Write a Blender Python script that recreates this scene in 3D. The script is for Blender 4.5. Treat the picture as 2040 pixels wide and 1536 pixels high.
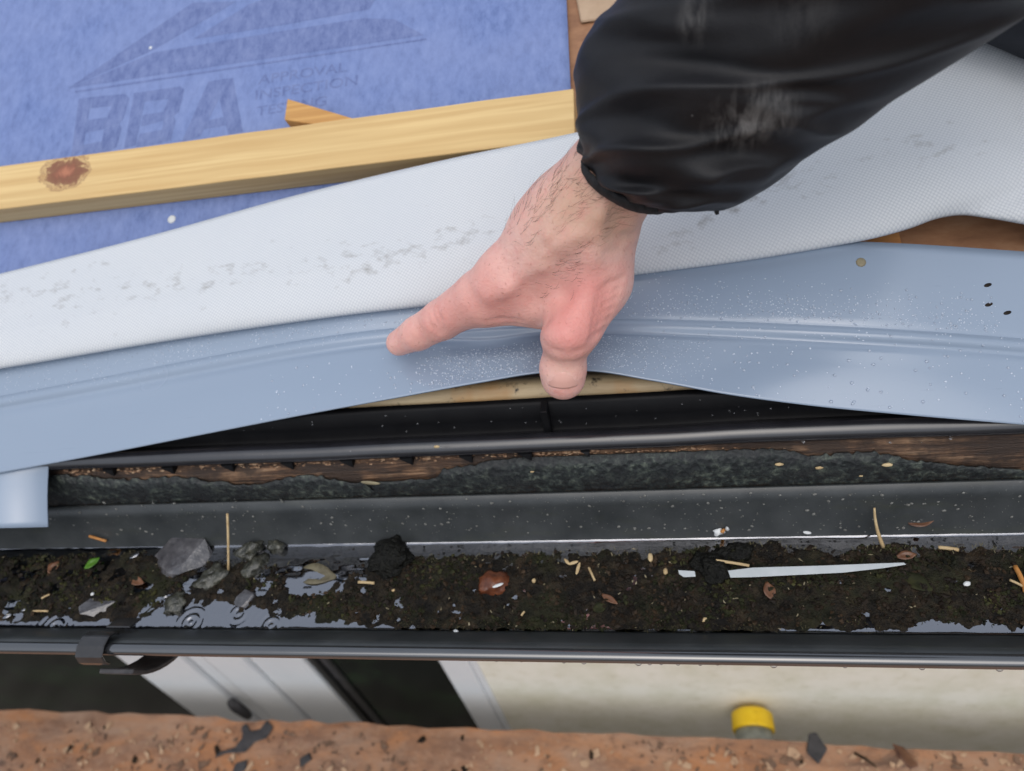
import bpy, math, random
import numpy as np
from mathutils import Vector

random.seed(7); rng = np.random.default_rng(7)
scene = bpy.context.scene
for o in list(bpy.data.objects): bpy.data.objects.remove(o)

# ------------------------------------------------------------------ camera
# world: X along the gutter, Y up into the roof, Z up; camera 0.5 m above the gutter rim
F = 1475.0
def nrm(v): v = np.array(v, float); return v/np.linalg.norm(v)
Dn = nrm((370, 1417, 1475)); G = np.array((0.980, -0.0557, -0.192)); G = nrm(G-Dn*G.dot(Dn))
Yc = nrm(np.cross(-Dn, G))
CX = np.array((G[0], Yc[0], -Dn[0])); CY = np.array((G[1], Yc[1], -Dn[1])); CZ = np.array((G[2], Yc[2], -Dn[2]))
C = np.array((0., 0., 1.0))
cam = bpy.data.cameras.new('camera'); cam_o = bpy.data.objects.new('camera', cam); scene.collection.objects.link(cam_o)
from mathutils import Matrix
cam_o.matrix_world = Matrix(((CX[0], -CY[0], -CZ[0], C[0]), (CX[1], -CY[1], -CZ[1], C[1]), (CX[2], -CY[2], -CZ[2], C[2]), (0, 0, 0, 1)))
cam.sensor_width = 36; cam.lens = F/2040*36; cam.clip_start = .02; cam.clip_end = 400
cam.dof.use_dof = True; cam.dof.focus_distance = .50; cam.dof.aperture_fstop = 6.0
scene.camera = cam_o
scene.render.resolution_x = 1024; scene.render.resolution_y = 771

# ------------------------------------------------------------------ light (overcast, drizzle)
SUN_EL, SUN_AZ = math.radians(60), math.radians(172)
world = bpy.data.worlds.new('World'); scene.world = world; world.use_nodes = True
wn = world.node_tree; bg = wn.nodes['Background']
sky = wn.nodes.new('ShaderNodeTexSky'); sky.sky_type = 'NISHITA'; sky.sun_disc = False
sky.sun_elevation = SUN_EL; sky.sun_rotation = SUN_AZ; sky.air_density = 1.0; sky.dust_density = 6.0; sky.ozone_density = 1.0
hs = wn.nodes.new('ShaderNodeHueSaturation'); hs.inputs['Saturation'].default_value = .68
# an even cloud layer over the clear-sky gradient
cl = wn.nodes.new('ShaderNodeMix'); cl.data_type = 'RGBA'; cl.inputs[0].default_value = .6; cl.inputs[7].default_value = (4.6, 5.1, 5.9, 1)
wn.links.new(sky.outputs[0], hs.inputs['Color']); wn.links.new(hs.outputs[0], cl.inputs[6]); wn.links.new(cl.outputs[2], bg.inputs['Color'])
bg.inputs['Strength'].default_value = .13
sun = bpy.data.lights.new('sun', 'SUN'); sun.energy = .7; sun.angle = math.radians(60); sun.color = (1, .97, .93)
sun_o = bpy.data.objects.new('sun', sun); scene.collection.objects.link(sun_o)
sd = Vector((math.sin(SUN_AZ)*math.cos(SUN_EL), math.cos(SUN_AZ)*math.cos(SUN_EL), math.sin(SUN_EL)))
sun_o.rotation_euler = sd.to_track_quat('Z', 'Y').to_euler(); sun_o.location = sd*5
vs = scene.view_settings; vs.view_transform = 'Standard'; vs.look = 'None'; vs.gamma = 1; vs.use_curve_mapping = False
vs.exposure = 0.24

# ------------------------------------------------------------------ helpers
def ray(px, py): return CX*((px-1020)/F)+CY*((py-768)/F)+CZ
def P(px, py, t): return C+ray(px, py)*t
def onY(px, py, y): r = ray(px, py); return C+r*(y-C[1])/r[1]
def onZ(px, py, z): r = ray(px, py); return C+r*(z-C[2])/r[2]
def tpl(px, py, p0, n):
    r = ray(px, py); return np.dot(np.array(p0)-C, n)/np.dot(r, n)
TH = math.radians(28); SL = np.array((0, math.cos(TH), math.sin(TH))); NR = np.array((0, -math.sin(TH), math.cos(TH)))
R0 = np.array((0, .40, .566))
def onR(px, py, off=0.): p0 = R0+NR*off; return P(px, py, tpl(px, py, p0, NR))
def interp(x, tab, k):
    xs = [r[0] for r in tab]; return np.interp(x, xs, [r[k] for r in tab])
def smooth_interp(x, tab, k):
    # cubic hermite through the table
    xs = np.array([r[0] for r in tab], float); ys = np.array([r[k] for r in tab], float)
    m = np.gradient(ys, xs); x = np.atleast_1d(np.asarray(x, float)); xc = np.clip(x, xs[0], xs[-1])
    i = np.clip(np.searchsorted(xs, xc, 'right')-1, 0, len(xs)-2); h = xs[i+1]-xs[i]; t = (xc-xs[i])/h
    v = (2*t**3-3*t**2+1)*ys[i]+(t**3-2*t**2+t)*h*m[i]+(-2*t**3+3*t**2)*ys[i+1]+(t**3-t**2)*h*m[i+1]
    v = v+np.where(x < xs[0], (x-xs[0])*m[0], 0)+np.where(x > xs[-1], (x-xs[-1])*m[-1], 0)
    return v
def vnoise(p, seed=0):
    # cheap value noise on n x 3 points
    p = np.atleast_2d(p); i = np.floor(p).astype(np.int64); f = p-i; f = f*f*(3-2*f); out = 0
    def hsh(a): 
        n = (a[:, 0]*374761393+a[:, 1]*668265263+a[:, 2]*2147483647+seed*1274126177) & 0x7fffffff
        n = (n ^ (n >> 13))*1274126177 & 0x7fffffff
        return ((n ^ (n >> 16)) & 0xffff)/65535.
    for dx in (0, 1):
        for dy in (0, 1):
            for dz in (0, 1):
                w = (f[:, 0] if dx else 1-f[:, 0])*(f[:, 1] if dy else 1-f[:, 1])*(f[:, 2] if dz else 1-f[:, 2])
                out = out+w*hsh(i+np.array((dx, dy, dz)))
    return out*2-1
def fbm(p, oct=3, seed=0):
    p = np.atleast_2d(p); a, s = 1., 0
    for k in range(oct): s = s+a*vnoise(p*2**k, seed+k); a *= .5
    return s

def tag(o, label=None, cat=None, group=None, kind=None):
    if label: o['label'] = label
    if cat: o['category'] = cat
    if group: o['group'] = group
    if kind: o['kind'] = kind
    return o
def empty(name, loc, label=None, cat=None, group=None):
    o = bpy.data.objects.new(name, None); o.location = [float(c) for c in loc]; o.empty_display_size = .02
    scene.collection.objects.link(o); return tag(o, label, cat, group)
def wloc(o):
    v = np.zeros(3)
    while o is not None: v = v+np.array(o.location); o = o.parent
    return v
def mobj(name, verts, faces, mat, parent=None, smooth=True, loc=None, uv=None, col=None):
    verts = np.asarray(verts, float).reshape(-1, 3)
    base = wloc(parent) if parent else np.zeros(3)
    if loc is None: loc = np.zeros(3) if parent else verts.mean(0)*0+np.array((verts[:, 0].mean(), verts[:, 1].mean(), verts[:, 2].min()))
    else: loc = np.array(loc, float)
    me = bpy.data.meshes.new(name); me.from_pydata((verts-base-loc).tolist(), [], [list(map(int, f)) for f in faces])
    if uv is not None:
        l = me.uv_layers.new(name='UVMap'); vi = np.zeros(len(me.loops), int); me.loops.foreach_get('vertex_index', vi)
        l.data.foreach_set('uv', np.asarray(uv, np.float32)[vi].ravel())
    if col is not None:
        a = me.attributes.new('mask', 'FLOAT', 'POINT'); a.data.foreach_set('value', np.asarray(col, np.float32))
    me.update()
    import bmesh
    bm = bmesh.new(); bm.from_mesh(me); bmesh.ops.recalc_face_normals(bm, faces=bm.faces); bm.to_mesh(me); bm.free()
    me.polygons.foreach_set('use_smooth', [smooth]*len(me.polygons)); me.materials.append(mat)
    o = bpy.data.objects.new(name, me); o.location = loc.tolist(); scene.collection.objects.link(o)
    if parent: o.parent = parent
    return o
def grid(nu, nv, closed=False):
    f = []
    for i in range(nu-1):
        for j in range(nv if closed else nv-1):
            a = i*nv+j; b = i*nv+(j+1) % nv; f.append((a, b, b+nv, a+nv))
    return f
def box(p0, p1):
    (a, b, c), (d, e, f) = p0, p1
    v = [(x, y, z) for x in (a, d) for y in (b, e) for z in (c, f)]
    return v, [(0, 1, 3, 2), (4, 6, 7, 5), (0, 4, 5, 1), (2, 3, 7, 6), (0, 2, 6, 4), (1, 5, 7, 3)]
def solidify(o, th, off=-1):
    m = o.modifiers.new('thickness', 'SOLIDIFY'); m.thickness = th; m.offset = off; return o
def bevel(o, w, seg=2):
    m = o.modifiers.new('bevel', 'BEVEL'); m.width = w; m.segments = seg; m.limit_method = 'ANGLE'; return o
def sub(o, n=1):
    m = o.modifiers.new('sub', 'SUBSURF'); m.levels = n; m.render_levels = n; return o
def sweep(prof, x0, x1, n=2, closed=True):
    # extrude a YZ profile along X
    xs = np.linspace(x0, x1, n); v = [(x, y, z) for x in xs for (y, z) in prof]; k = len(prof); f = []
    for i in range(n-1):
        for j in range(k if closed else k-1):
            a = i*k+j; b = i*k+(j+1) % k; f.append((a, b, b+k, a+k))
    if closed: f += [tuple(range(k)), tuple((n-1)*k+j for j in range(k))]
    return v, f
def frame(d):
    d = nrm(d); a = np.array((0, 0, 1.)) if abs(d[2]) < .9 else np.array((1., 0, 0)); u = nrm(np.cross(d, a)); return d, u, np.cross(d, u)
def tube(pts, rad, n=8):
    pts = np.array(pts, float); rad = np.broadcast_to(rad, len(pts)); v = []; f = []
    _, u, _ = frame(pts[1]-pts[0])
    for i in range(len(pts)):
        d = nrm(pts[min(i+1, len(pts)-1)]-pts[max(i-1, 0)]); u = nrm(u-d*u.dot(d)); w = np.cross(d, u)
        for k in range(n):
            a = 2*math.pi*k/n; v.append(pts[i]+rad[i]*(math.cos(a)*u+math.sin(a)*w))
    f = grid(len(pts), n, True); f += [tuple(range(n)), tuple((len(pts)-1)*n+k for k in range(n))]
    return v, f
def ico(sub_=1):
    import bmesh
    bm = bmesh.new(); bmesh.ops.create_icosphere(bm, subdivisions=sub_, radius=1)
    v = np.array([w.co[:] for w in bm.verts]); f = [[q.index for q in g.verts] for g in bm.faces]; bm.free(); return v, f
ICO1, ICO2, ICO3, ICO4 = ico(1), ico(2), ico(3), ico(4)
def rotm(ax, ay, az):
    from mathutils import Euler
    return np.array(Euler((ax, ay, az)).to_matrix())
def merge(parts):
    V, Fc, n = [], [], 0
    for v, f in parts:
        v = np.asarray(v); V.append(v); Fc += [tuple(i+n for i in q) for q in f]; n += len(v)
    return np.concatenate(V), Fc

# ------------------------------------------------------------------ materials
class NT:
    def __init__(s, name):
        s.m = bpy.data.materials.new(name); s.m.use_nodes = True; s.t = s.m.node_tree; s.b = s.t.nodes['Principled BSDF']
        s.out = s.t.nodes['Material Output']; s._pos = None
    def N(s, t): return s.t.nodes.new(t)
    def L(s, a, b): s.t.links.new(a, b)
    def put(s, sock, v):
        if hasattr(v, 'is_linked') or isinstance(v, bpy.types.NodeSocket): s.L(v, sock)
        elif isinstance(v, (tuple, list)) and sock.type == 'RGBA' and len(v) == 3: sock.default_value = (*v, 1)
        else: sock.default_value = v
    def pos(s):
        if s._pos is None: s._pos = s.N('ShaderNodeNewGeometry').outputs['Position']
        return s._pos
    def uv(s): return s.N('ShaderNodeTexCoord').outputs['UV']
    def attr(s, n='mask'):
        a = s.N('ShaderNodeAttribute'); a.attribute_name = n; return a.outputs['Fac']
    def map(s, v, sc=(1, 1, 1), rot=(0, 0, 0), loc=(0, 0, 0)):
        n = s.N('ShaderNodeMapping'); s.L(v, n.inputs[0]); n.inputs['Scale'].default_value = sc; n.inputs['Rotation'].default_value = rot
        n.inputs['Location'].default_value = loc; return n.outputs[0]
    def noise(s, sc, det=4, ro=.55, v=None, dist=0):
        n = s.N('ShaderNodeTexNoise'); s.L(v if v is not None else s.pos(), n.inputs['Vector']); n.inputs['Scale'].default_value = sc
        n.inputs['Detail'].default_value = det; n.inputs['Roughness'].default_value = ro; n.inputs['Distortion'].default_value = dist; return n.outputs['Fac']
    def vor(s, sc, v=None, feat='F1'):
        n = s.N('ShaderNodeTexVoronoi'); n.feature = feat; s.L(v if v is not None else s.pos(), n.inputs['Vector']); n.inputs['Scale'].default_value = sc; return n.outputs['Distance']
    def wave(s, sc, dist=2, det=2, v=None, axis='Y', dsc=1):
        n = s.N('ShaderNodeTexWave'); n.bands_direction = axis; s.L(v if v is not None else s.pos(), n.inputs['Vector']); n.inputs['Scale'].default_value = sc
        n.inputs['Distortion'].default_value = dist; n.inputs['Detail'].default_value = det; n.inputs['Detail Scale'].default_value = dsc; return n.outputs['Fac']
    def ramp(s, fac, stops):
        n = s.N('ShaderNodeValToRGB'); s.L(fac, n.inputs[0]); e = n.color_ramp.elements
        while len(e) < len(stops): e.new(.5)
        for q, (p, c) in zip(e, stops): q.position = p; q.color = (c, c, c, 1) if isinstance(c, (int, float)) else (*c, 1)
        return n.outputs[0]
    def mix(s, f, a, b, mode='MIX'):
        n = s.N('ShaderNodeMix'); n.data_type = 'RGBA'; n.blend_type = mode; s.put(n.inputs[0], f); s.put(n.inputs[6], a); s.put(n.inputs[7], b); return n.outputs[2]
    def math(s, op, a, b=0., clamp=False):
        n = s.N('ShaderNodeMath'); n.operation = op; n.use_clamp = clamp; s.put(n.inputs[0], a); s.put(n.inputs[1], b); return n.outputs[0]
    def blob(s, c, sc, soft=1.):
        # 1 at c falling to 0 at radius sc (per axis)
        v = s.map(s.pos(), tuple(1/x for x in sc), (0, 0, 0), tuple(-float(a)/x for a, x in zip(c, sc)))
        n = s.N('ShaderNodeVectorMath'); n.operation = 'LENGTH'; s.L(v, n.inputs[0])
        return s.math('MULTIPLY', s.math('SUBTRACT', 1., n.outputs['Value'], True), soft, True)
    def bump(s, h, st=.3, d=.001, nrm_=None):
        n = s.N('ShaderNodeBump'); n.inputs['Strength'].default_value = st; n.inputs['Distance'].default_value = d; s.L(h, n.inputs['Height'])
        if nrm_ is not None: s.L(nrm_, n.inputs['Normal'])
        s.L(n.outputs[0], s.b.inputs['Normal']); return n.outputs[0]
    def set(s, **k):
        for a, v in k.items(): s.put(s.b.inputs[a.replace('_', ' ')], v)
        return s
def speckled(name, stops, sc, rough=.6, det=5, bump=.3, bd=.001, stretch=(1, 1, 1), spec=.5, ro=.6):
    n = NT(name); v = n.map(n.pos(), stretch); f = n.noise(sc, det, ro, v)
    n.set(Base_Color=n.ramp(f, stops), Roughness=rough, Specular_IOR_Level=spec)
    if bump: n.bump(f, bump, bd)
    return n.m

def glossy(ior, fn):
    def g(*a, **k):
        m = fn(*a, **k); m.node_tree.nodes['Principled BSDF'].inputs['IOR'].default_value = ior; return m
    return g
def m_wood(name, light, dark, sc=60, knot=None, rough=.65, rot=(0, 0, 0), darker=1):
    n = NT(name); v = n.map(n.pos(), (.06, 1, 1), rot)
    g = n.noise(sc*2.2, 3, .55, n.map(n.pos(), (.028, 1, 1), rot), .25); fine = n.noise(900, 4, .6, n.map(n.pos(), (.02, 1, 1), rot)); lo = n.noise(18, 3, .5, n.map(n.pos(), (.3, 1, 1)))
    w2 = n.wave(sc*.55, 7.0, 3, v, 'Y', 1.1)
    c = n.mix(n.ramp(g, [(.44, 0), (.62, .6)]), light, dark); c = n.mix(n.math('MULTIPLY', n.ramp(w2, [(.55, 0), (.98, 1)]), .38), c, dark)
    c = n.mix(n.math('MULTIPLY', fine, .25), c, dark); c = n.mix(n.ramp(lo, [(.35, 0), (.75, .35)]), c, tuple(x*.8 for x in light))
    h = fine
    if knot is not None:
        for kc, ks in knot:
            k = n.blob(kc, ks); kn = n.noise(260, 4, .6); kk = n.math('ADD', k, n.math('MULTIPLY', n.math('SUBTRACT', n.noise(75, 4, .65, None, 1.), .52), 1.1)); kk = n.math('MULTIPLY', kk, n.ramp(k, [(.0, 0), (.18, 1)]))
            c = n.mix(n.ramp(kk, [(.08, 0), (.2, .55), (.3, .15), (.42, .85), (.7, 1)]), c, (.20, .07, .04)); c = n.mix(n.ramp(kk, [(.6, 0), (.9, .8)]), c, (.5, .2, .11))
    n.set(Base_Color=c, Roughness=rough); n.bump(h, .25, .0006); return n.m

MT = {}
def m_deck():
    n = NT('wet_plywood'); st = n.map(n.pos(), (.45, 1, 1)); a = n.noise(11, 5, .68, st, .5); b = n.noise(22, 6, .74, st, .5); d = n.noise(60, 5, .7); e = n.noise(15, 6, .78, st, 1.); g = n.noise(240, 3, .6, n.map(n.pos(), (.08, 1, 1)))
    c = n.mix(n.ramp(a, [(.38, 0), (.62, 1)]), (.50, .225, .098), (.43, .285, .20)); c = n.mix(n.ramp(b, [(.45, 0), (.63, .85)]), c, (.23, .125, .08))
    c = n.mix(n.ramp(d, [(.34, .5), (.46, 0)]), c, (.50, .33, .22)); c = n.mix(n.ramp(e, [(.55, 0), (.68, .8)]), c, (.075, .048, .038)); c = n.mix(n.math('MULTIPLY', g, .35), c, (.16, .08, .05))
    n.set(Base_Color=c, Roughness=.42); n.bump(n.mix(.5, b, d), .6, .004); return n.m
MT['ply_deck'] = m_deck()
MT['ground'] = speckled('ground_soil', [(.3, (.09, .08, .06)), (.7, (.2, .18, .15))], 9, .9)
def m_wall():
    n = NT('cream_render'); a = n.noise(14, 5, .6); b = n.noise(45, 4, .6)
    c = n.mix(n.ramp(a, [(.4, 0), (.75, .55)]), (.82, .79, .68), (.56, .54, .36)); c = n.mix(n.ramp(b, [(.55, 0), (.8, .4)]), c, (.50, .46, .28))
    n.set(Base_Color=c, Roughness=.85); n.bump(n.noise(160, 4, .6), .35, .003); return n.m
MT['wall'] = m_wall()
MT['upvc'] = speckled('white_upvc', [(.3, (.70, .73, .75)), (.8, (.78, .80, .81))], 12, .3, bump=0)
MT['gasket'] = speckled('black_gasket', [(.3, (.012, .012, .012)), (.8, (.03, .03, .03))], 60, .5, bump=.1)
def m_glass():
    n = NT('dark_window_glass'); f = n.noise(9, 4, .6)
    n.set(Base_Color=n.ramp(f, [(.5, (.006, .008, .007)), (.75, (.014, .03, .014))]), Roughness=.1, Specular_IOR_Level=.06); return n.m
MT['glass'] = m_glass()
def m_gutter():
    n = NT('grey_gutter_plastic'); f = n.noise(30, 4, .6); g = n.noise(420, 3, .7)
    c = n.ramp(f, [(.3, (.030, .034, .036)), (.7, (.055, .060, .062))]); c = n.mix(n.ramp(g, [(.66, 0), (.74, .5)]), c, (.2, .21, .2))
    c = n.mix(n.ramp(n.noise(60, 4, .7, n.map(n.pos(), (.25, 1, 1))), [(.55, 0), (.8, .5)]), c, (.05, .055, .035))
    n.set(Base_Color=c, Roughness=.32); n.bump(g, .15, .0006); return n.m
MT['gutter'] = m_gutter()
MT['bead'] = glossy(2.3, speckled)('wet_gutter_bead', [(.35, (.018, .020, .023)), (.75, (.034, .036, .040))], 50, .16, bump=.05, stretch=(.3, 1, 1))
MT['rim_dirt'] = glossy(1.7, speckled)('bracket_plastic', [(.35, (.014, .013, .013)), (.75, (.035, .033, .033))], 70, .22, bump=.1)
def m_fascia():
    n = NT('rotten_timber'); v = n.map(n.pos(), (.07, 1, 1)); f = n.noise(170, 6, .7, v, .4); g = n.noise(600, 4, .7, n.map(n.pos(), (.12, 1, 1))); p = n.noise(28, 4, .6)
    c = n.ramp(f, [(.36, (.016, .009, .006)), (.49, (.12, .062, .033)), (.60, (.33, .19, .105)), (.74, (.52, .38, .25))])
    c = n.mix(n.ramp(p, [(.42, .9), (.6, 0)]), c, (.035, .022, .016)); c = n.mix(n.ramp(g, [(.6, 0), (.72, .7)]), c, (.02, .012, .009))
    n.set(Base_Color=c, Roughness=.6); n.bump(n.mix(.5, f, g), .9, .004); return n.m
MT['rotten'] = m_fascia()
MT['fibre'] = speckled('wood_fibre', [(.35, (.07, .035, .02)), (.5, (.28, .16, .09)), (.68, (.55, .40, .26))], 210, .65)
def m_paint():
    n = NT('weathered_dark_paint'); f = n.noise(150, 6, .72, None, .3); g = n.noise(26, 4, .6); e = n.vor(230)
    c = n.ramp(f, [(.40, (.008, .010, .011)), (.52, (.025, .032, .031)), (.62, (.085, .10, .082)), (.76, (.20, .23, .17))])
    c = n.mix(n.ramp(g, [(.38, .85), (.60, 0)]), c, (.014, .016, .018))
    n.set(Base_Color=c, Roughness=.5); n.bump(n.mix(.4, f, e), .8, .003); return n.m
MT['paint'] = m_paint()
MT['vent'] = glossy(1.75, speckled)('black_vent_plastic', [(.3, (.010, .010, .013)), (.75, (.022, .022, .027))], 45, .27, bump=.08, spec=.6)
MT['tooth'] = speckled('tooth_and_shaded_face', [(.3, (.003, .003, .004)), (.75, (.007, .007, .008))], 45, .55, bump=0, spec=.2)  # blacker than the vent plastic; on the grille face it paints in shade
def m_pale():
    n = NT('pale_timber'); v = n.map(n.pos(), (.12, 1, 1)); f = n.noise(110, 4, .6, v); d = n.noise(55, 5, .7); o = n.noise(22, 3, .5)
    c = n.ramp(f, [(.3, (.34, .24, .13)), (.7, (.56, .44, .27))]); c = n.mix(n.ramp(o, [(.52, 0), (.68, .75)]), c, (.42, .2, .05))
    c = n.mix(n.ramp(d, [(.57, 0), (.66, .95)]), c, (.02, .016, .012)); n.set(Base_Color=c, Roughness=.55); n.bump(f, .3, .001); return n.m
MT['pale'] = m_pale()
def m_strip():
    n = NT('blue_grey_plastic'); f = n.noise(7, 3, .5, n.map(n.pos(), (.4, 1, 1))); g = n.noise(500, 2, .5, n.map(n.pos(), (.02, 1, 1)))
    c = n.ramp(f, [(.3, (.262, .330, .430)), (.75, (.290, .360, .460))]); c = n.mix(n.ramp(g, [(.68, 0), (.8, .25)]), c, (.2, .25, .33))
    n.set(Base_Color=c, Roughness=n.ramp(n.noise(9, 3, .5), [(.3, .20), (.8, .30)]), Specular_IOR_Level=.8); n.bump(n.noise(24, 2, .4, n.map(n.pos(), (.15, 1, 1))), .04, .002); return n.m
MT['strip'] = m_strip()
def m_drop():
    n = NT('water_drop'); n.set(Base_Color=(.95, .97, 1), Roughness=.02, IOR=1.33, Transmission_Weight=.92, Specular_IOR_Level=.9); return n.m
MT['drop'] = m_drop()
MT['fine_drop'] = speckled('fine_drizzle', [(.3, (.46, .53, .63)), (.7, (.53, .60, .70))], 60, .06, bump=0, spec=1.)  # opaque pale colour stands in for light caught in clear drops
MT['big_drop'] = speckled('big_rain_drop', [(.3, (.42, .50, .62)), (.7, (.48, .56, .68))], 60, .04, bump=0, spec=1.); MT['big_drop'].node_tree.nodes['Principled BSDF'].inputs['Transmission Weight'].default_value = .25  # mostly pale colour, painted in place of light refracted through the drops
def m_blue():
    n = NT('blue_membrane'); f = n.noise(75, 5, .75, n.map(n.pos(), (1.6, .8, .8))); g = n.noise(9, 4, .6); w = n.noise(700, 2, .5)
    c = n.ramp(f, [(.30, (.095, .145, .335)), (.5, (.150, .215, .45)), (.72, (.205, .275, .52))]); c = n.mix(n.ramp(g, [(.35, 0), (.7, .5)]), c, (.24, .30, .53))
    n.set(Base_Color=c, Roughness=.62); n.bump(n.mix(.5, f, w), .25, .0012); return n.m
MT['blue'] = m_blue()
def m_print():
    n = NT('grey_print'); f = n.noise(75, 5, .75, n.map(n.pos(), (1.6, .8, .8)))
    n.set(Base_Color=n.ramp(f, [(.30, (.088, .125, .30)), (.5, (.142, .19, .39)), (.72, (.20, .25, .46))]), Roughness=.6); n.bump(f, .2, .001); return n.m
MT['print'] = m_print()
def m_white():
    n = NT('white_woven_membrane'); uv = n.uv(); u2 = n.map(uv, (1, 1, 1), (0, 0, math.radians(32)))
    ch = n.N('ShaderNodeTexVoronoi'); ch.inputs['Randomness'].default_value = .0; ch.inputs['Scale'].default_value = 440; n.L(u2, ch.inputs['Vector'])
    dots = n.ramp(ch.outputs['Distance'], [(.30, 1), (.52, 0)])
    c = n.mix(n.math('MULTIPLY', n.math('SUBTRACT', 1., dots), .42), (.68, .70, .715), (.36, .395, .45))
    c = n.mix(n.ramp(n.noise(8, 3, .5), [(.4, 0), (.7, .35)]), c, (.57, .605, .655))
    band = n.attr(); ds = n.noise(100, 4, .62, n.map(n.pos(), (.7, 1, 1))); d2 = n.noise(22, 4, .65)
    th = n.math('ADD', n.math('MULTIPLY', ds, .62), n.math('ADD', n.math('MULTIPLY', band, .17), n.math('MULTIPLY', d2, .26)))
    dirt = n.ramp(th, [(.60, 0), (.70, .32), (.80, .9)])
    c = n.mix(dirt, c, (.14, .115, .085))
    n.set(Base_Color=c, Roughness=.7); n.bump(dots, .35, .0004); return n.m
MT['white'] = m_white()
MT['ply_roof'] = speckled('brown_ply_roof', [(.3, (.20, .09, .045)), (.55, (.34, .17, .085)), (.75, (.44, .25, .14))], 60, .6, stretch=(.4, 1, 1))
MT['orange_wood'] = m_wood('orange_timber', (.62, .30, .10), (.36, .14, .04), 70)
MT['card'] = speckled('tan_card', [(.3, (.42, .29, .19)), (.75, (.52, .38, .26))], 50, .8)

def m_skin():
    n = NT('skin'); a = n.noise(38, 4, .6); b = n.noise(150, 4, .65); red = n.attr(); po = n.vor(520)
    base = n.ramp(a, [(.3, (.76, .42, .355)), (.55, (.84, .51, .44)), (.75, (.87, .58, .50))])
    base = n.mix(n.ramp(b, [(.45, 0), (.75, .35)]), base, (.74, .37, .315))
    base = n.mix(red, base, (.73, .29, .255))
    base = n.mix(n.math('MULTIPLY', n.math('MULTIPLY', red, -1.), .8, True), base, (.60, .375, .265))
    base = n.mix(n.ramp(n.noise(300, 3, .6), [(.62, 0), (.75, .5)]), base, (.42, .16, .12)); base = n.mix(n.ramp(n.noise(90, 4, .7), [(.5, 0), (.72, .4)]), base, (.74, .30, .26))
    n.set(Base_Color=base, Roughness=n.ramp(b, [(.3, .42), (.8, .6)]), Subsurface_Weight=.22, Subsurface_Scale=.004, Subsurface_Radius=(1, .35, .2), Specular_IOR_Level=.4)
    wr = n.noise(190, 3, .6, n.map(n.pos(), (.5, 1.6, 1.6)), 1.2)
    n.bump(n.mix(.22, n.mix(.5, wr, b), po), .55, .0014); return n.m
MT['skin'] = m_skin()
MT['nail'] = speckled('nail', [(.3, (.72, .40, .335)), (.75, (.77, .45, .38))], 90, .4, bump=.05)
MT['hair'] = speckled('dark_hair', [(.3, (.05, .028, .016)), (.75, (.10, .06, .035))], 90, .5, bump=0)
def m_sleeve():
    n = NT('black_softshell'); c0 = P(1500, 235, .352); v = n.map(n.pos(), (1, 1, 1), (0, 0, 0))
    f = n.noise(70, 5, .7, n.map(n.pos(), (2.4, .7, .7), (0, .3, .25)), .5); sm = n.noise(30, 4, .6)
    k = n.blob(c0, (.026, .027, .022), 1.15); k2 = n.blob(P(1385, 40, .335), (.010, .014, .014), .55); k3 = n.blob(P(1600, 10, .32), (.02, .02, .02), .25)
    kk = n.math('MAXIMUM', n.math('MAXIMUM', k, k2), k3)
    m = n.math('MULTIPLY', kk, n.ramp(f, [(.42, 0), (.68, .6)]))
    sp = n.ramp(n.vor(75), [(.025, .8), (.05, 0)])
    spm = n.math('MULTIPLY', sp, n.ramp(n.noise(40, 2), [(.55, 0), (.62, 1)]))
    c = n.ramp(sm, [(.3, (.0085, .0085, .010)), (.75, (.0155, .0155, .018))]); c = n.mix(m, c, (.30, .29, .28)); c = n.mix(spm, c, (.35, .35, .34))
    n.set(Base_Color=c, Roughness=n.math('ADD', .52, n.math('MULTIPLY', m, .3)), Specular_IOR_Level=.28); wv = n.noise(1400, 2, .5); n.bump(n.mix(.35, n.noise(45, 4, .6, None, .8), wv), .28, .0025); return n.m
MT['sleeve'] = m_sleeve()
MT['cuff'] = speckled('black_rib_cuff', [(.3, (.008, .008, .009)), (.75, (.022, .022, .024))], 320, .85, bump=.8, bd=.002)
def m_water():
    n = NT('gutter_water'); gl = n.N('ShaderNodeBsdfGlossy'); gl.inputs['Roughness'].default_value = .015; gl.inputs['Color'].default_value = (.93, .94, 1, 1)
    tr = n.N('ShaderNodeBsdfTransparent'); tr.inputs['Color'].default_value = (.72, .70, .60, 1); mx = n.N('ShaderNodeMixShader')
    lw = n.N('ShaderNodeFresnel'); lw.inputs['IOR'].default_value = 3.6
    n.L(lw.outputs[0], mx.inputs[0]); n.L(tr.outputs[0], mx.inputs[1]); n.L(gl.outputs[0], mx.inputs[2]); n.L(mx.outputs[0], n.out.inputs[0]); return n.m
MT['water'] = m_water()
def m_mud():
    n = NT('wet_mud_moss'); f = n.noise(95, 6, .75); g = n.noise(15, 4, .65); g2 = n.noise(34, 5, .7, n.map(n.pos(), (1, 1, 1), (0, 0, 0), (3.1, 1.7, 0)), .6); s = n.noise(520, 3, .7)
    c = n.ramp(f, [(.36, (.0035, .0028, .002)), (.5, (.012, .009, .0055)), (.64, (.034, .025, .014)), (.78, (.07, .056, .033))])
    c = n.mix(n.ramp(g, [(.50, 0), (.64, .8)]), c, n.mix(f, (.006, .008, .003), (.038, .040, .013)))
    c = n.mix(n.ramp(g2, [(.30, .8), (.44, 0)]), c, (.004, .0035, .003)); c = n.mix(n.ramp(g2, [(.56, 0), (.68, .75)]), c, n.mix(f, (.022, .013, .007), (.085, .055, .030)))
    c = n.mix(n.ramp(s, [(.66, 0), (.74, .6)]), c, (.13, .11, .07))
    n.set(Base_Color=c, Roughness=.55, Specular_IOR_Level=.25); n.bump(n.mix(.5, f, s), 1., .004); return n.m
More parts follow.
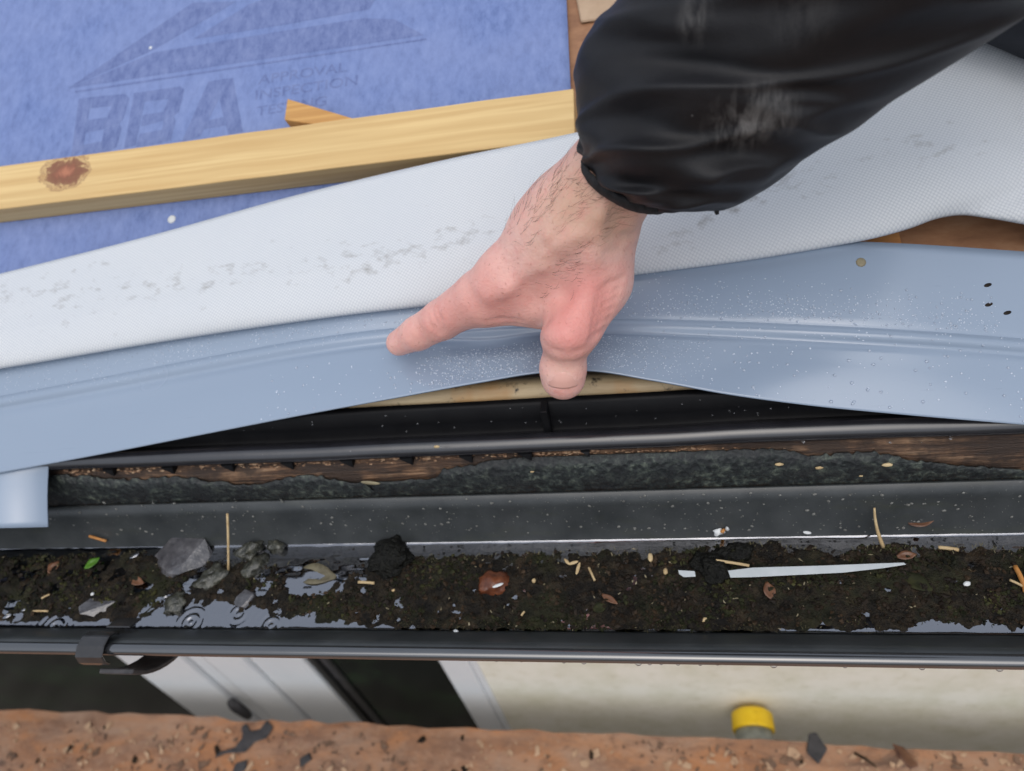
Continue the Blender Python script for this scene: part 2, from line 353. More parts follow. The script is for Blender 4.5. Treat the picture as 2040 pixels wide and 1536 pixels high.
MT['mud'] = m_mud()
MT['crumb_brown'] = speckled('crumb_brown', [(.35, (.006, .004, .003)), (.52, (.022, .014, .008)), (.68, (.062, .038, .020))], 42, .6, spec=.2)
MT['crumb_green'] = speckled('moss_green', [(.35, (.005, .006, .003)), (.52, (.020, .022, .008)), (.68, (.062, .060, .020))], 38, .7, spec=.2)
MT['crumb_black'] = speckled('wet_black_moss', [(.3, (.003, .003, .0025)), (.7, (.009, .009, .006))], 260, .32, bump=1., bd=.004, spec=.25)
MT['grey_grit'] = speckled('grey_grit', [(.3, (.10, .10, .09)), (.7, (.26, .26, .24))], 300, .6)
MT['straw'] = speckled('straw', [(.3, (.42, .29, .14)), (.7, (.62, .48, .27))], 150, .6, stretch=(.3, 1, 1))
MT['slate'] = glossy(1.8, speckled)('wet_slate', [(.3, (.035, .034, .038)), (.55, (.085, .082, .088)), (.75, (.17, .165, .17))], 90, .22, bump=.6, bd=.002)
MT['mossy'] = glossy(1.8, speckled)('mossy_stone', [(.3, (.014, .015, .011)), (.55, (.045, .045, .03)), (.75, (.11, .105, .075))], 160, .3, bump=.9, bd=.003)
MT['leaf_brown'] = speckled('brown_leaf', [(.3, (.075, .030, .015)), (.7, (.2, .095, .05))], 60, .35)
MT['leaf_beige'] = speckled('beige_leaf', [(.3, (.17, .14, .085)), (.7, (.30, .26, .16))], 60, .5)
MT['leaf_sunk'] = speckled('sunk_beige_leaf', [(.3, (.06, .05, .03)), (.6, (.16, .14, .085))], 90, .6)
MT['leaf_green'] = speckled('green_leaf', [(.3, (.05, .13, .012)), (.7, (.10, .25, .025))], 60, .35)
MT['berry'] = speckled('red_brown_husk', [(.3, (.05, .014, .008)), (.7, (.21, .07, .03))], 90, .12, bump=.6, bd=.003)
MT['white_bit'] = speckled('white_bit', [(.3, (.62, .64, .64)), (.7, (.76, .78, .78))], 60, .4, bump=.2)
MT['sliver'] = speckled('grey_white_plastic', [(.3, (.50, .55, .57)), (.7, (.60, .64, .66))], 60, .4, bump=.1)
MT['felt'] = speckled('black_felt', [(.3, (.022, .022, .025)), (.7, (.065, .062, .065))], 90, .6)
MT['yellow'] = speckled('yellow_plastic', [(.25, (.55, .33, .004)), (.45, (.80, .52, .008)), (.75, (.84, .58, .02))], 55, .35, bump=.05)
MT['steel'] = speckled('galvanised_tube', [(.3, (.22, .25, .25)), (.7, (.42, .46, .46))], 70, .45, bump=.1)
MT['orange_bit'] = speckled('orange_twig', [(.3, (.42, .17, .04)), (.7, (.60, .28, .08))], 90, .5)

# ------------------------------------------------------------------ ground, deck, wall, window
ZD = -.2                                                     # scaffold deck level
v, f = box((-60, -60, -2.3), (60, 60, -2.2)); tag(mobj('ground', v, f, MT['ground'], smooth=False), kind='structure')
YE = onZ(1020, 1455, ZD)[1]; YW = onZ(1020, 1376, ZD)[1]+.004
a = onZ(0, 1413, ZD); b = onZ(2040, 1497, ZD)
dx = (b-a)/(b[0]-a[0]); eL = a+dx*(-1.6-a[0]); eR = a+dx*(1.5-a[0])
n_ = 90; top = []; bot = []
for i in range(n_+1):
    q = eL+(eR-eL)*i/n_; j = .004*vnoise(np.array([[q[0]*30, 0, 0]]))[0]+.002*vnoise(np.array([[q[0]*110, 4, 0]]))[0]; top.append((q[0], q[1]+j, ZD)); bot.append((q[0], q[1]+j-.001, ZD-.018))
v = top+bot+[(1.5, -1.1, ZD), (-1.6, -1.1, ZD), (1.5, -1.1, ZD-.018), (-1.6, -1.1, ZD-.018)]
m_ = n_+1; f = [list(range(m_))+[2*m_, 2*m_+1], list(range(m_, 2*m_))+[2*m_+2, 2*m_+3]]+[(i, i+1, m_+i+1, m_+i) for i in range(n_)]
deck = mobj('plywood_deck', v, f, MT['ply_deck'], smooth=False)
tag(deck, 'wet orange-brown plywood scaffold deck below the gutter, strewn with dirt', 'deck board')
# grit on the deck
pr = []
for k in range(45):
    px, py = random.uniform(-40, 2080), random.uniform(1425, 1545); p = onZ(px, py+(px/2040-.3)*60, ZD)
    s = .001+.006*random.random()**4; vv = ICO1[0]*(1+.35*rng.standard_normal((len(ICO1[0]), 1)))*np.array((s*random.uniform(.7, 1.8), s, s*.5))@rotm(0, 0, random.uniform(0, 6)).T+p+np.array((0, 0, s*.3))
    if p[1] < YE-.012: pr.append((vv, ICO1[1]))
v, f = merge(pr); tag(mobj('grit', v, f, MT['crumb_brown'], smooth=False), 'dark grit and crumbs scattered over the plywood deck', 'grit', kind='stuff')
def flat_scrap(name, pts, zfun, th, mat, label, cat, group=None, par=None):
    # irregular flat piece from an outline that lies on a plane
    w = [zfun(x, y) for x, y in pts]; w = np.array(w); n = nrm(np.cross(w[1]-w[0], w[2]-w[0])); n = n if n.dot(C-w[0]) > 0 else -n
    k = len(w); v = np.concatenate([w+n*th, w+n*.0008]); f = [tuple(range(k)), tuple(range(2*k-1, k-1, -1))]+[(i, (i+1) % k, k+(i+1) % k, k+i) for i in range(k)]
    o = mobj(name, v, f, mat, par, smooth=False); bevel(o, th*.3, 1)
    return tag(o, label, cat, group) if label else o
zd = lambda x, y: onZ(x, y, ZD)
flat_scrap('felt_scrap', [(533, 1436), (546, 1450), (532, 1472), (508, 1480), (490, 1500), (452, 1502), (428, 1512), (438, 1500), (470, 1490), (486, 1468), (482, 1450), (492, 1442), (500, 1458), (520, 1454)], zd, .005, MT['felt'],
           'torn black felt scrap lying on the plywood deck under the white window frame', 'felt scrap')
flat_scrap('slate_chip', [(1610, 1463), (1625, 1460), (1648, 1494), (1630, 1524), (1606, 1500)], zd, .006, MT['felt'], 'dark grey pointed slate chip on the deck beside the yellow-capped tube', 'slate chip')
flat_scrap('slate_flake', [(470, 1522), (495, 1514), (490, 1536), (462, 1545)], zd, .004, MT['felt'], 'small dark flake at the bottom edge below the felt scrap', 'slate chip')
flat_scrap('slate_flake', [(598, 1512), (618, 1500), (622, 1514), (600, 1530)], zd, .004, MT['felt'], 'small dark flake on the deck right of the felt scrap', 'slate chip')
flat_scrap('timber_splinter', [(1775, 1482), (1800, 1490), (1830, 1528), (1812, 1534), (1790, 1510)], zd, .006, MT['leaf_brown'], 'red-brown wood splinter lying on the deck at the right', 'splinter')
q0 = onZ(1702, 1500, ZD+.003); q1 = onZ(1746, 1528, ZD+.003)
v, f = tube([q0, (q0+q1)/2+np.array((0, .001, .002)), q1], [.002, .0022, .001], 6); tag(mobj('twig', v, f, MT['crumb_brown']), 'thin dark twig on the deck left of the red-brown splinter', 'twig')
MT['tan_flake'] = speckled('tan_flake', [(.3, (.36, .22, .13)), (.7, (.58, .40, .26))], 90, .7)
MT['brown_flake'] = speckled('brown_flake', [(.3, (.09, .055, .04)), (.7, (.24, .14, .085))], 90, .6)
for mt_, nm_, lb_, cnt in (('tan_flake', 'tan_flake', 'tan wood flakes strewn over the plywood deck', 520), ('brown_flake', 'brown_flake', 'brown bark flakes strewn over the plywood deck', 620)):
    pr = []
    for k in range(cnt):
        px, py = random.uniform(-60, 2100), random.uniform(1415, 1560); p = onZ(px, py+(px/2040-.3)*60, ZD)
        if fbm(np.array([[p[0]*7, p[1]*7, cnt]]), 2, 77)[0] < -.1 or p[1] > YE-.010: continue
        m7 = random.randint(5, 7); s = .0025+.008*random.random()**2.2; an = sorted(random.uniform(0, 6.28) for _ in range(m7)); el = random.uniform(.4, 1); ro = random.uniform(0, 3.1)
        o2 = np.array([(s*math.cos(a)*random.uniform(.7, 1.1), s*el*math.sin(a)*random.uniform(.7, 1.1), 0) for a in an])@rotm(random.uniform(-.15, .15), random.uniform(-.15, .15), ro).T+p
        pr.append((np.concatenate([o2+np.array((0, 0, .0022)), o2+np.array((0, 0, .0006))]), [tuple(range(m7))]+[(i, (i+1) % m7, m7+(i+1) % m7, m7+i) for i in range(m7)]))
    v, f = merge(pr); tag(mobj(nm_, v, f, MT[mt_], smooth=False), lb_, 'debris', kind='stuff')
# scaffold tube
a = onZ(1495, 1403, ZD-.0485); c0 = np.array((a[0], YW-.008, ZD-.0485)); st = empty('scaffold_tube', c0, 'grey scaffold tube with a yellow end cap poking out towards the wall', 'scaffold tube')
dirn = nrm(onZ(1503, 1480, ZD-.0485)-onZ(1495, 1410, ZD-.0485)); dirn = nrm(np.array((dirn[0]*.6, dirn[1], 0)))
R_ = .0285
prof = [(0, .0), (0, .82), (.003, .95), (.006, 1.1), (.030, 1.13), (.032, 1.1), (.032, .97)]
def lathe(c, d, prof, R, n=40):
    d, u, w = frame(d); v = []
    for (s, r) in prof:
        for k in range(n):
            a = 2*math.pi*k/n; v.append(c+d*s+R*max(r, .001)*(math.cos(a)*u+math.sin(a)*w))
    f = grid(len(prof), n, True)+[tuple(range(n)), tuple((len(prof)-1)*n+k for k in range(n))]
    return v, f
v, f = lathe(c0, dirn, prof, R_); bevel(mobj('end_cap', v, f, MT['yellow'], st), .0008)
v, f = lathe(c0+dirn*.012, dirn, [(0, .7), (0, .96), (.9, .96), (.9, .7)], R_); mobj('tube', v, f, MT['steel'], st)

# house: wall, soffit, window
house = empty('house', (0, YW, -2.2), 'cream rendered house wall with a white framed window below the gutter', 'house')
def wx(px, py=1320): return onY(px, py, YW)[0]
def wline(p, q):            # X on the wall from two pixels on one vertical edge
    return .5*(onY(*p, YW)[0]+onY(*q, YW)[0])
xa = wline((258, 1322), (395, 1425)); xb = wline((590, 1306), (705, 1440)); xc = wline((868, 1308), (952, 1450)); xd = wline((940, 1312), (1000, 1452))
xm = wline((365, 1306), (430, 1357)); xm2 = wline((445, 1350), (540, 1440)); zt, zb = .38, -1.0
v, f = merge([box((xd+.002, YW, -2.2), (1.9, YW+.10, .40)), box((-1.9, YW, -2.2), (xd+.002, YW+.10, zb-.002)), box((-1.9, YW+.001, zt+.002), (xd, YW+.1, .40))]); mobj('wall', v, f, MT['wall'], house, smooth=False)
v, f = box((-1.9, .37, .385), (1.9, YW-.002, .395)); mobj('soffit', v, f, MT['upvc'], house, smooth=False)
win = empty('window', (0, 0, 0)); win.parent = house; win.location = (0, 0, 1.2)
def wbox(name, x0, x1, y0, y1, mat, z0=zb, z1=zt, bv=.003):
    v, f = box((x0, y0, z0), (x1, y1, z1)); o = mobj(name, v, f, mat, win, smooth=False); bevel(o, bv, 2); return o
wbox('frame', xc+.001, xd, YW-.004, YW+.06, MT['upvc'], bv=.006); wbox('seal', xd+.0005, xd+.012, YW-.003, YW+.02, MT['upvc'])
wbox('frame', xm-.004, xm2+.004, YW+.004, YW+.06, MT['upvc'])
wbox('sash', xa, xm-.0055, YW-.006, YW+.05, MT['upvc'], bv=.006)
w5 = xm2+(xb-xm2)*.45
wbox('sash', xm2+.0085, w5, YW-.002, YW+.05, MT['upvc'], bv=.006); wbox('glazing_bead', w5+.001, xb, YW+.006, YW+.05, MT['upvc'], bv=.005)
wbox('gasket', xm2+.0042, xm2+.0083, YW+.002, YW+.05, MT['gasket']); wbox('gasket', xb+.0003, xb+.012, YW+.012, YW+.05, MT['gasket']); wbox('spacer', xb+.0125, xb+.026, YW+.02, YW+.05, MT['felt']); wbox('gasket', xb+.0265, xb+.034, YW+.017, YW+.05, MT['gasket'])
wbox('pane', xb+.0345, xc, YW+.022, YW+.04, MT['glass'], bv=.001)
wbox('gasket', xa-.008, xa-.0003, YW+.004, YW+.05, MT['gasket']); wbox('pane', -1.9, xa-.0085, YW+.018, YW+.04, MT['glass'], bv=.001)
hc = onY(468, 1420, YW-.03)
v, f = tube([hc+np.array((-.02, .024, 0)), hc+np.array((-.008, .012, 0)), hc+np.array((.006, .008, -.008)), hc+np.array((.006, .008, -.05))], [.008, .010, .010, .008], 14); sub(mobj('handle', v, f, MT['felt'], win))

# ------------------------------------------------------------------ gutter
X0, X1 = -1.25, .95
gut = empty('gutter', (0, .283, .44), 'dark grey plastic rain gutter holding water, moss and mud', 'gutter')
inner = [(.2215, .4975), (.230, .4895), (.240, .480), (.247, .469), (.254, .459), (.266, .450), (.284, .445), (.303, .449), (.317, .458), (.326, .469), (.333, .484), (.338, .500), (.340, .516)]
def off(pr, d):
    o = []
    for i in range(len(pr)):
        a = np.array(pr[max(i-1, 0)]); b = np.array(pr[min(i+1, len(pr)-1)]); t = nrm(b-a); o.append((pr[i][0]+t[1]*d, pr[i][1]-t[0]*d))
    return o
outer = off(inner, .0026)
v, f = sweep(inner+outer[::-1], X0, X1, 40); mobj('trough', v, f, MT['gutter'], gut)
# rolled front bead
bp = []
cy, cz = .2175, .4952
for k in range(24):
    a = 2*math.pi*k/24; c_, s_ = math.cos(a), math.sin(a); bp.append((cy+.0044*math.copysign(abs(c_)**.8, c_), cz+.0046*math.copysign(abs(s_)**.8, s_)))
v, f = sweep(bp, X0, X1, 30); mobj('front_bead', v, f, MT['bead'], gut)
# fascia bracket with its clip over the bead
bx0, bx1 = onZ(166, 1275, .5)[0], onZ(220, 1275, .5)[0]
br = empty('bracket', (0, 0, 0)); br.parent = gut; br.location = (bx0, 0, .0)
def band(pr, th, x0, x1, name, mat, par):
    v, f = sweep(list(pr)+off(pr, th)[::-1], x0, x1, 2); o = mobj(name, v, f, mat, par, smooth=False); bevel(o, .0008, 1); return o
hook = [(.2310, .4920), (.2285, .4980), (.2240, .5015), (.2160, .5020), (.2100, .4995), (.2085, .4940), (.2095, .4880)]
band(hook[::-1], -.0022, bx0, bx1, 'clip', MT['rim_dirt'], br)
tab = [(.250, .4790), (.243, .4845), (.2375, .4885)]
band(tab[::-1], -.002, bx0+.005, bx1+.003, 'clip_tab', MT['rim_dirt'], br)
arc = [(.283+.079*math.cos(a), .505+.079*math.sin(a)*1.02) for a in np.linspace(math.radians(196), math.radians(325), 22)]
band(arc, .004, bx0+.012, bx1+.018, 'strap', MT['felt'], br)
# hanging drips below the bead
pr = []
for px, r in ((1270, .0019), (1293, .0013), (1316, .0011), (1350, .0013), (1395, .0012), (1544, .0019), (1430, .0009), (1690, .0012), (1848, .0016), (2008, .0018), (1120, .0011), (1160, .0015), (1035, .0008), (985, .0008)):
    p = onY(px, 1308, .2150); p[2] = .4905; pr.append((ICO2[0]*np.array((r*1.3, r, r*1.2))+p, ICO2[1]))
v, f = merge(pr); tag(mobj('hanging_drop', v, f, MT['drop'], gut), kind='stuff')

ZW = .469
def zw(x, y, dz=0.): return onZ(x, y, ZW+dz)
# water surface with meniscus and drip rings
xs = np.concatenate([np.arange(X0+.01, -.60, .004), np.arange(-.60, -.20, .0007), np.arange(-.20, X1-.01, .0022)]); wy0, wy1 = .2475, .3262
ys = np.concatenate([np.linspace(wy0, wy0+.006, 7)[:-1], np.linspace(wy0+.006, wy1-.006, 80), np.linspace(wy1-.006, wy1, 9)[1:]])
XX, YY = np.meshgrid(xs, ys, indexing='ij'); pts = np.stack([XX.ravel(), YY.ravel(), np.zeros(XX.size)], 1)
hh = .0008*np.exp(-(wy1-pts[:, 1])/.0012)+.0006*np.exp(-(pts[:, 1]-wy0)/.0012)
hh += .00016*fbm(pts*np.array((70, 150, 1)), 2, 3)
for (px, py, am, rr) in ((380, 1240, .00050, .016), (540, 1246, .00045, .012), (110, 1250, .0005, .018), (250, 1240, .0004, .014), (475, 1222, .0004, .012)):
    c = zw(px, py); d = np.hypot(pts[:, 0]-c[0], pts[:, 1]-c[1]); hh += am*np.cos(d/.0062*2*math.pi)*np.exp(-(d/rr)**2)
v = pts.copy(); v[:, 2] = ZW+hh
wo = tag(mobj('water', v, grid(len(xs), len(ys)), MT['water']), kind='structure')
if wo.data.polygons[0].normal.z < 0: wo.data.flip_normals()
# mud and moss bed
xs = np.linspace(X0+.02, X1-.02, 1150); ys = np.linspace(.2485, .3255, 52)
XX, YY = np.meshgrid(xs, ys, indexing='ij'); pts = np.stack([XX.ravel(), YY.ravel(), np.zeros(XX.size)], 1)
def px_of(p):
    q = p-C; z = q@CZ; return 1020+F*(q@CX)/z, 768+F*(q@CY)/z
pw = pts.copy(); pw[:, 2] = ZW; PX, PY = px_of(pw)
yb = np.interp(PX, [-200, 0, 150, 300, 420, 560, 640, 720, 840, 900, 1000, 1200, 1300, 1420, 1500, 1640, 1800, 2040, 2300], [1105, 1112, 1105, 1100, 1120, 1128, 1118, 1128, 1112, 1108, 1104, 1100, 1098, 1088, 1080, 1100, 1090, 1095, 1095])
yf = np.interp(PX, [-200, 0, 150, 280, 360, 420, 560, 640, 700, 780, 820, 1000, 1300, 1580, 1640, 1720, 2040, 2300], [1240, 1243, 1232, 1236, 1205, 1200, 1222, 1238, 1240, 1254, 1262, 1264, 1262, 1262, 1254, 1250, 1248, 1250])
wob = 9*fbm(pts*np.array((110, 110, 1)), 3, 11)
e = np.minimum(PY-yb, yf-PY)+wob
hm = np.clip(e/14, -1, 1); left = np.clip((760-PX)/150, 0, 1)
h = np.where(hm > 0, .0016*hm, .006*hm)+.0016*fbm(pts*np.array((160, 160, 1)), 3, 5)*np.clip(hm+.5, .0, 1)+left*np.clip(hm, 0, 1)*(.0002+.0026*fbm(pts*np.array((70, 70, 1)), 2, 21))
sandy = np.exp(-(((PX-630)/75)**2+((PY-1150)/35)**2)); h -= .0045*sandy
v = pts.copy(); v[:, 2] = np.maximum(ZW+h, np.interp(pts[:, 1], [p[0] for p in inner], [p[1] for p in inner])+.0006)
tag(mobj('mud', v, grid(len(xs), len(ys)), MT['mud']), 'dark wet mud and moss lying in the gutter', 'mud', kind='stuff')
topz = v[:, 2].reshape(len(xs), len(ys))
def mud_z(x, y):
    i = np.clip(((x-xs[0])/(xs[1]-xs[0])), 0, len(xs)-1).astype(int); j = np.clip(((y-ys[0])/(ys[1]-ys[0])), 0, len(ys)-1).astype(int); return topz[i, j]
# crumbs, moss tufts, straw bits on the bed
def crumbs(n, mat, name, label, cat, smin, smax, flat=.6, bias=1., ex=1.):
    pr = []; k = 0
    while len(pr) < n and k < n*6:
        k += 1; px = random.uniform(-60, 2100); py = random.uniform(1085, 1258)
        a_ = np.interp(px, [-200, 0, 300, 560, 720, 1000, 1500, 2300], [1110, 1110, 1100, 1128, 1118, 1102, 1084, 1095]); b_ = np.interp(px, [-200, 0, 360, 700, 820, 1580, 1700, 2300], [1240, 1238, 1200, 1236, 1256, 1256, 1246, 1248])
        if not a_ < py < b_: continue
        if bias < 1 and fbm(np.array([[px/90, py/50, 0]]), 2, 9)[0] < bias-1+.3: continue
        if math.exp(-(((px-630)/75)**2+((py-1150)/35)**2)) > .45: continue
        p = zw(px, py); z = float(mud_z(np.array([p[0]]), np.array([p[1]]))[0]); s = smin+(smax-smin)*random.random()**2.5
        vv = ICO1[0]*(1+.35*rng.standard_normal((len(ICO1[0]), 1)))*np.array((s*ex*random.uniform(.7, 1.4), s, s*flat))@rotm(random.uniform(-.5, .5), random.uniform(-.5, .5), random.uniform(0, 6)).T
        pr.append((vv+np.array((p[0], p[1], z+s*.15)), ICO1[1]))
    v, f = merge(pr); tag(mobj(name, v, f, mat, smooth=False), label, cat, kind='stuff')
crumbs(3600, MT['crumb_brown'], 'brown_crumb', 'brown rotted crumbs over the gutter mud', 'debris', .0004, .0021)
crumbs(3000, MT['crumb_green'], 'moss_crumb', 'dull green moss crumbs over the gutter mud', 'moss', .0004, .0019, .8, .8)
crumbs(170, MT['leaf_beige'], 'straw_fleck', 'tiny pale straw flecks over the gutter mud', 'straw', .0003, .0009, .6, 1, 2.2)

# fine moss fibres along the front and back of the bed
pr = []
for k in range(1700):
    px = random.uniform(-40, 2080); fr = random.random() < .62
    if fr and not (780 < px < 1640 or random.random() < .25): continue
    py = (np.interp(px, [-200, 360, 780, 900, 1600, 1700, 2300], [1236, 1200, 1246, 1254, 1252, 1244, 1244]) if fr else np.interp(px, [-200, 0, 300, 560, 720, 1000, 1500, 2300], [1112, 1112, 1102, 1130, 1120, 1106, 1090, 1098]))+random.gauss(0, 7)
    p = zw(px, py); p[2] = float(mud_z(np.array([p[0]]), np.array([p[1]]))[0]); L = random.uniform(.0015, .0045); d = np.array((random.uniform(-.6, .6), random.uniform(-.8, .2) if fr else random.uniform(-.2, .8), random.uniform(.3, .9)))*L; w = np.array((.00028, 0, 0))
    pr.append((np.array([p-w, p+w, p+d*.6+w*.7+np.array((0, 0, .0003)), p+d*.6-w*.7+np.array((0, 0, .0003)), p+d]), [(0, 1, 2, 3), (3, 2, 4)]))
v, f = merge(pr); MT['moss_fibre'] = speckled('moss_fibre', [(.35, (.05, .045, .02)), (.65, (.17, .15, .075))], 60, .7, bump=0); tag(mobj('moss_fibre', v, f, MT['moss_fibre'], smooth=False), 'fine olive moss fibres fringing the gutter mud', 'moss', kind='stuff')
# ---- counted debris
def stone(name, px, py, size, mat, label, cat, rot=0, seed=0, lift=.3, jag=.25, lv=ICO3, group=None):
    p = zw(px, py)
    if mat is MT['slate']:
        import bmesh
        g = np.random.default_rng(seed); bm = bmesh.new()
        for q in range(16):
            a_ = g.uniform(0, 6.28); r_ = g.uniform(.75, 1.05); bm.verts.new((r_*math.cos(a_), r_*math.sin(a_), g.uniform(-1, .25) if q % 3 else g.uniform(.4, .8)))
        bmesh.ops.convex_hull(bm, input=bm.verts); bmesh.ops.delete(bm, geom=[w for w in bm.verts if not w.link_faces], context='VERTS')
        bmesh.ops.subdivide_edges(bm, edges=bm.edges[:], cuts=2, use_grid_fill=True); bm.verts.index_update()
        v = np.array([w.co[:] for w in bm.verts]); fc = [[w.index for w in q.verts] for q in bm.faces]; bm.free(); v = v*(1+.05*fbm(v*3+seed, 2, seed)[:, None])*np.array(size)
    else:
        d = lv[0]; fc = lv[1]; n1 = fbm(d*1.6+seed*7.3, 3, seed); n2 = fbm(d*6+seed*3.1, 2, seed+3); v = d*(1+jag*n1[:, None]+.10*n2[:, None])*np.array(size)
    v = v@rotm(0, 0, rot).T+p+np.array((0, 0, size[2]*lift)); o = mobj(name, v, fc, mat, smooth=mat is not MT['slate']); return tag(o, label, cat, group)
stone('slate_chip', 366, 1112, (.033, .021, .009), MT['slate'], 'large wet grey slate chip sitting in the gutter left of the upright straw', 'stone', .25, 3)
stone('slate_chip', 196, 1212, (.0165, .0095, .005), MT['slate'], 'wet grey slate chip lying behind the gutter bracket clip', 'stone', .2, 8)
stone('mossy_stone', 503, 1098, (.0105, .0075, .007), MT['mossy'], 'mossy wet stone just right of the upright straw', 'stone', .5, 5, jag=.45)
stone('mossy_stone', 553, 1090, (.0085, .007, .006), MT['mossy'], 'small mossy wet stone on the waterline at the gutter back', 'stone', -.3, 6, jag=.45)
stone('mossy_stone', 512, 1128, (.0110, .0075, .005), MT['mossy'], 'mossy stone below the pair of stones at the waterline', 'stone', .9, 9, jag=.45)
stone('mossy_stone', 425, 1150, (.014, .010, .005), MT['mossy'], 'olive mossy stone under the large slate chip', 'stone', .4, 12, jag=.5)
stone('mossy_stone', 352, 1200, (.0095, .010, .004), MT['mossy'], 'dark mossy stone above the largest ripple ring', 'stone', .9, 15, jag=.5)
stone('slate_chip', 490, 1195, (.008, .011, .004), MT['slate'], 'grey slate chip standing in the bright water right of the ripple ring', 'stone', -.5, 18)
stone('moss_clump', 782, 1114, (.0175, .0165, .0095), MT['crumb_black'], 'black glistening moss clump at the back of the gutter', 'moss', .2, 22, lift=.1, jag=.5, lv=ICO4)
stone('moss_clump', 1470, 1105, (.0135, .009, .005), MT['crumb_black'], 'black moss clump above the broad part of the white sliver', 'moss', .1, 25, lift=.1, jag=.5)
stone('moss_clump', 1415, 1135, (.0125, .014, .0042), MT['crumb_black'], 'black moss clump covering the gap of the white sliver', 'moss', .5, 27, lift=.75, jag=.5)
# glints of water on the black clump
pr = []; c = zw(782, 1108)
for k in range(46):
    a_, r_ = random.uniform(0, 6.28), random.random()**.5; s = random.uniform(.0005, .0017)
    pr.append((ICO2[0]*np.array((s, s, s*.8))+c+np.array((.0115*r_*math.cos(a_), .0085*r_*math.sin(a_)+.001, .0118*(1-.40*r_*r_))), ICO2[1]))
v, f = merge(pr); tag(mobj('water_bead', v, f, MT['drop']), 'water beads glinting on the black moss clump', 'water drops', kind='stuff')
stone('seed_husk', 985, 1164, (.0120, .0115, .0085), MT['berry'], 'round red-brown wet husk in the middle of the gutter', 'husk', .4, 31, lift=.15, jag=.22)
c = zw(992, 1166, .0098); v = ICO2[0]*np.array((.0048, .0014, .0006))@rotm(0, .1, .45).T+c; tag(mobj('petal', v, ICO2[1], MT['white_bit']), 'white sliver of petal lying on the red-brown husk', 'petal')
def leaf(name, px, py, L, W, rot, mat, label, cat, dz=.002, curl=.15, group=None):
    p = zw(px, py, dz); n, m = 9, 5; v = []
    for i in range(n):
        s = i/(n-1); w = W*math.sin(math.pi*min(max(s, .03), .97))**.75*(1-.25*s)
        for j in range(m):
            t = j/(m-1)*2-1; v.append((L*(s-.5), w*t*.5, curl*L*(s-.5)**2+abs(t)*w*.15+.0004*math.sin(9*s+3*t)))
    v = np.array(v)@rotm(.12, -.08, rot).T+p
    z = mud_z(v[:, 0], v[:, 1])
    if dz > -.001: v[:, 2] += max(0, (np.maximum(z, ZW)-v[:, 2]).max()*.6)
    return solidify(tag(mobj(name, v, grid(n, m), mat), label, cat, group), .0004)
leaf('leaf', 184, 1122, .0150, .0095, .75, MT['leaf_green'], 'bright green leaf lying at the left of the gutter', 'leaf', .003)
leaf('leaf', 110, 1132, .013, .012, 1.2, MT['leaf_brown'], 'brown leaf scrap left of the green leaf', 'leaf', .002)
leaf('leaf', 1532, 1178, .014, .010, 1.7, MT['leaf_brown'], 'pale brown leaf below the white sliver', 'leaf', .001)
leaf('leaf', 1805, 1108, .014, .008, .1, MT['leaf_brown'], 'red-brown leaf scrap at the tip of the white sliver', 'leaf', .001)
leaf('leaf', 1215, 1195, .015, .006, -.6, MT['leaf_brown'], 'narrow brown leaf above the small dark green leaf', 'leaf', .001)
leaf('leaf', 1195, 1212, .011, .009, .3, MT['crumb_green'], 'small dark green leaf sunk in the mud', 'leaf', .001)
leaf('leaf', 275, 1160, .018, .009, -.3, MT['leaf_brown'], 'dark brown leaf below the oval bubble', 'leaf', .001)
leaf('leaf', 1825, 1162, .022, .014, -.7, MT['crumb_green'], 'olive leaf in the mud below the tip of the white sliver', 'leaf', .0005)
leaf('leaf', 630, 1146, .040, .022, -.15, MT['leaf_sunk'], 'beige leaf lying half under water left of the black moss clump', 'leaf', -.0012, .002)
leaf('leaf', 1835, 1040, .018, .010, .1, MT['leaf_brown'], 'brown leaf scrap stuck on the gutter back wall', 'leaf', .010)
def stick(name, pl, rad, mat, label, cat, group=None, n=6):
    v, f = tube(pl, rad, n); return tag(mobj(name, v, f, mat), label, cat, group)
def bez(a, b, c, n=9): return [(1-t)**2*np.array(a)+2*t*(1-t)*np.array(b)+t*t*np.array(c) for t in np.linspace(0, 1, n)]
a = onY(453, 1023, .330); b = zw(455, 1137, .003); stick('straw', bez(a, (a+b)/2+np.array((.0012, 0, .001)), b), .0011, MT['straw'], 'long upright straw leaning on the gutter back wall', 'straw')
a = onY(1742, 1012, .331); b = zw(1760, 1090, .002); stick('straw', bez(a, (a+b)/2+np.array((-.003, 0, .0)), b), np.linspace(.0008, .0016, 9), MT['straw'], 'bent dry stem leaning on the gutter back wall at the right', 'straw')
for (p, q, r, lab) in (((1420, 1123), (1492, 1134), .0012, 'dry stalk lying across the black moss by the white sliver'), ((1868, 1093), (1908, 1098), .0015, 'short straw at the right above the dark mud'),
                       ((716, 1163), (748, 1165), .0013, 'short straw below the black glistening clump'), ((1174, 1136), (1186, 1162), .0010, 'short straw right of the cream petals'),
                       ((72, 1222), (102, 1222), .0010, 'thin straw above the bright water at the left edge'), ((2008, 1161), (2042, 1178), .0010, 'pale straw crossing the orange twig'),
                       ((88, 1196), (104, 1188), .0009, 'tiny tilted straw in the mud at the left'), ((1040, 1230), (1046, 1222), .0009, 'tiny straw in the mud near the front wall')):
    a, b = zw(*p), zw(*q); za = max(float(mud_z(np.array([a[0], b[0]]), np.array([a[1], b[1]])).max()), ZW)+.0018
    if '(1420' in str(p): za += .002
    a[2] = b[2] = za; stick('straw', bez(a, (a+b)/2+np.array((0, 0, .001)), b), r, MT['straw'], lab, 'straw')
a, b = zw(2022, 1128, .004), zw(2044, 1180, .004); stick('twig', bez(a, (a+b)/2+np.array((.001, 0, .001)), b), .0018, MT['orange_bit'], 'orange twig at the right edge of the gutter', 'twig')
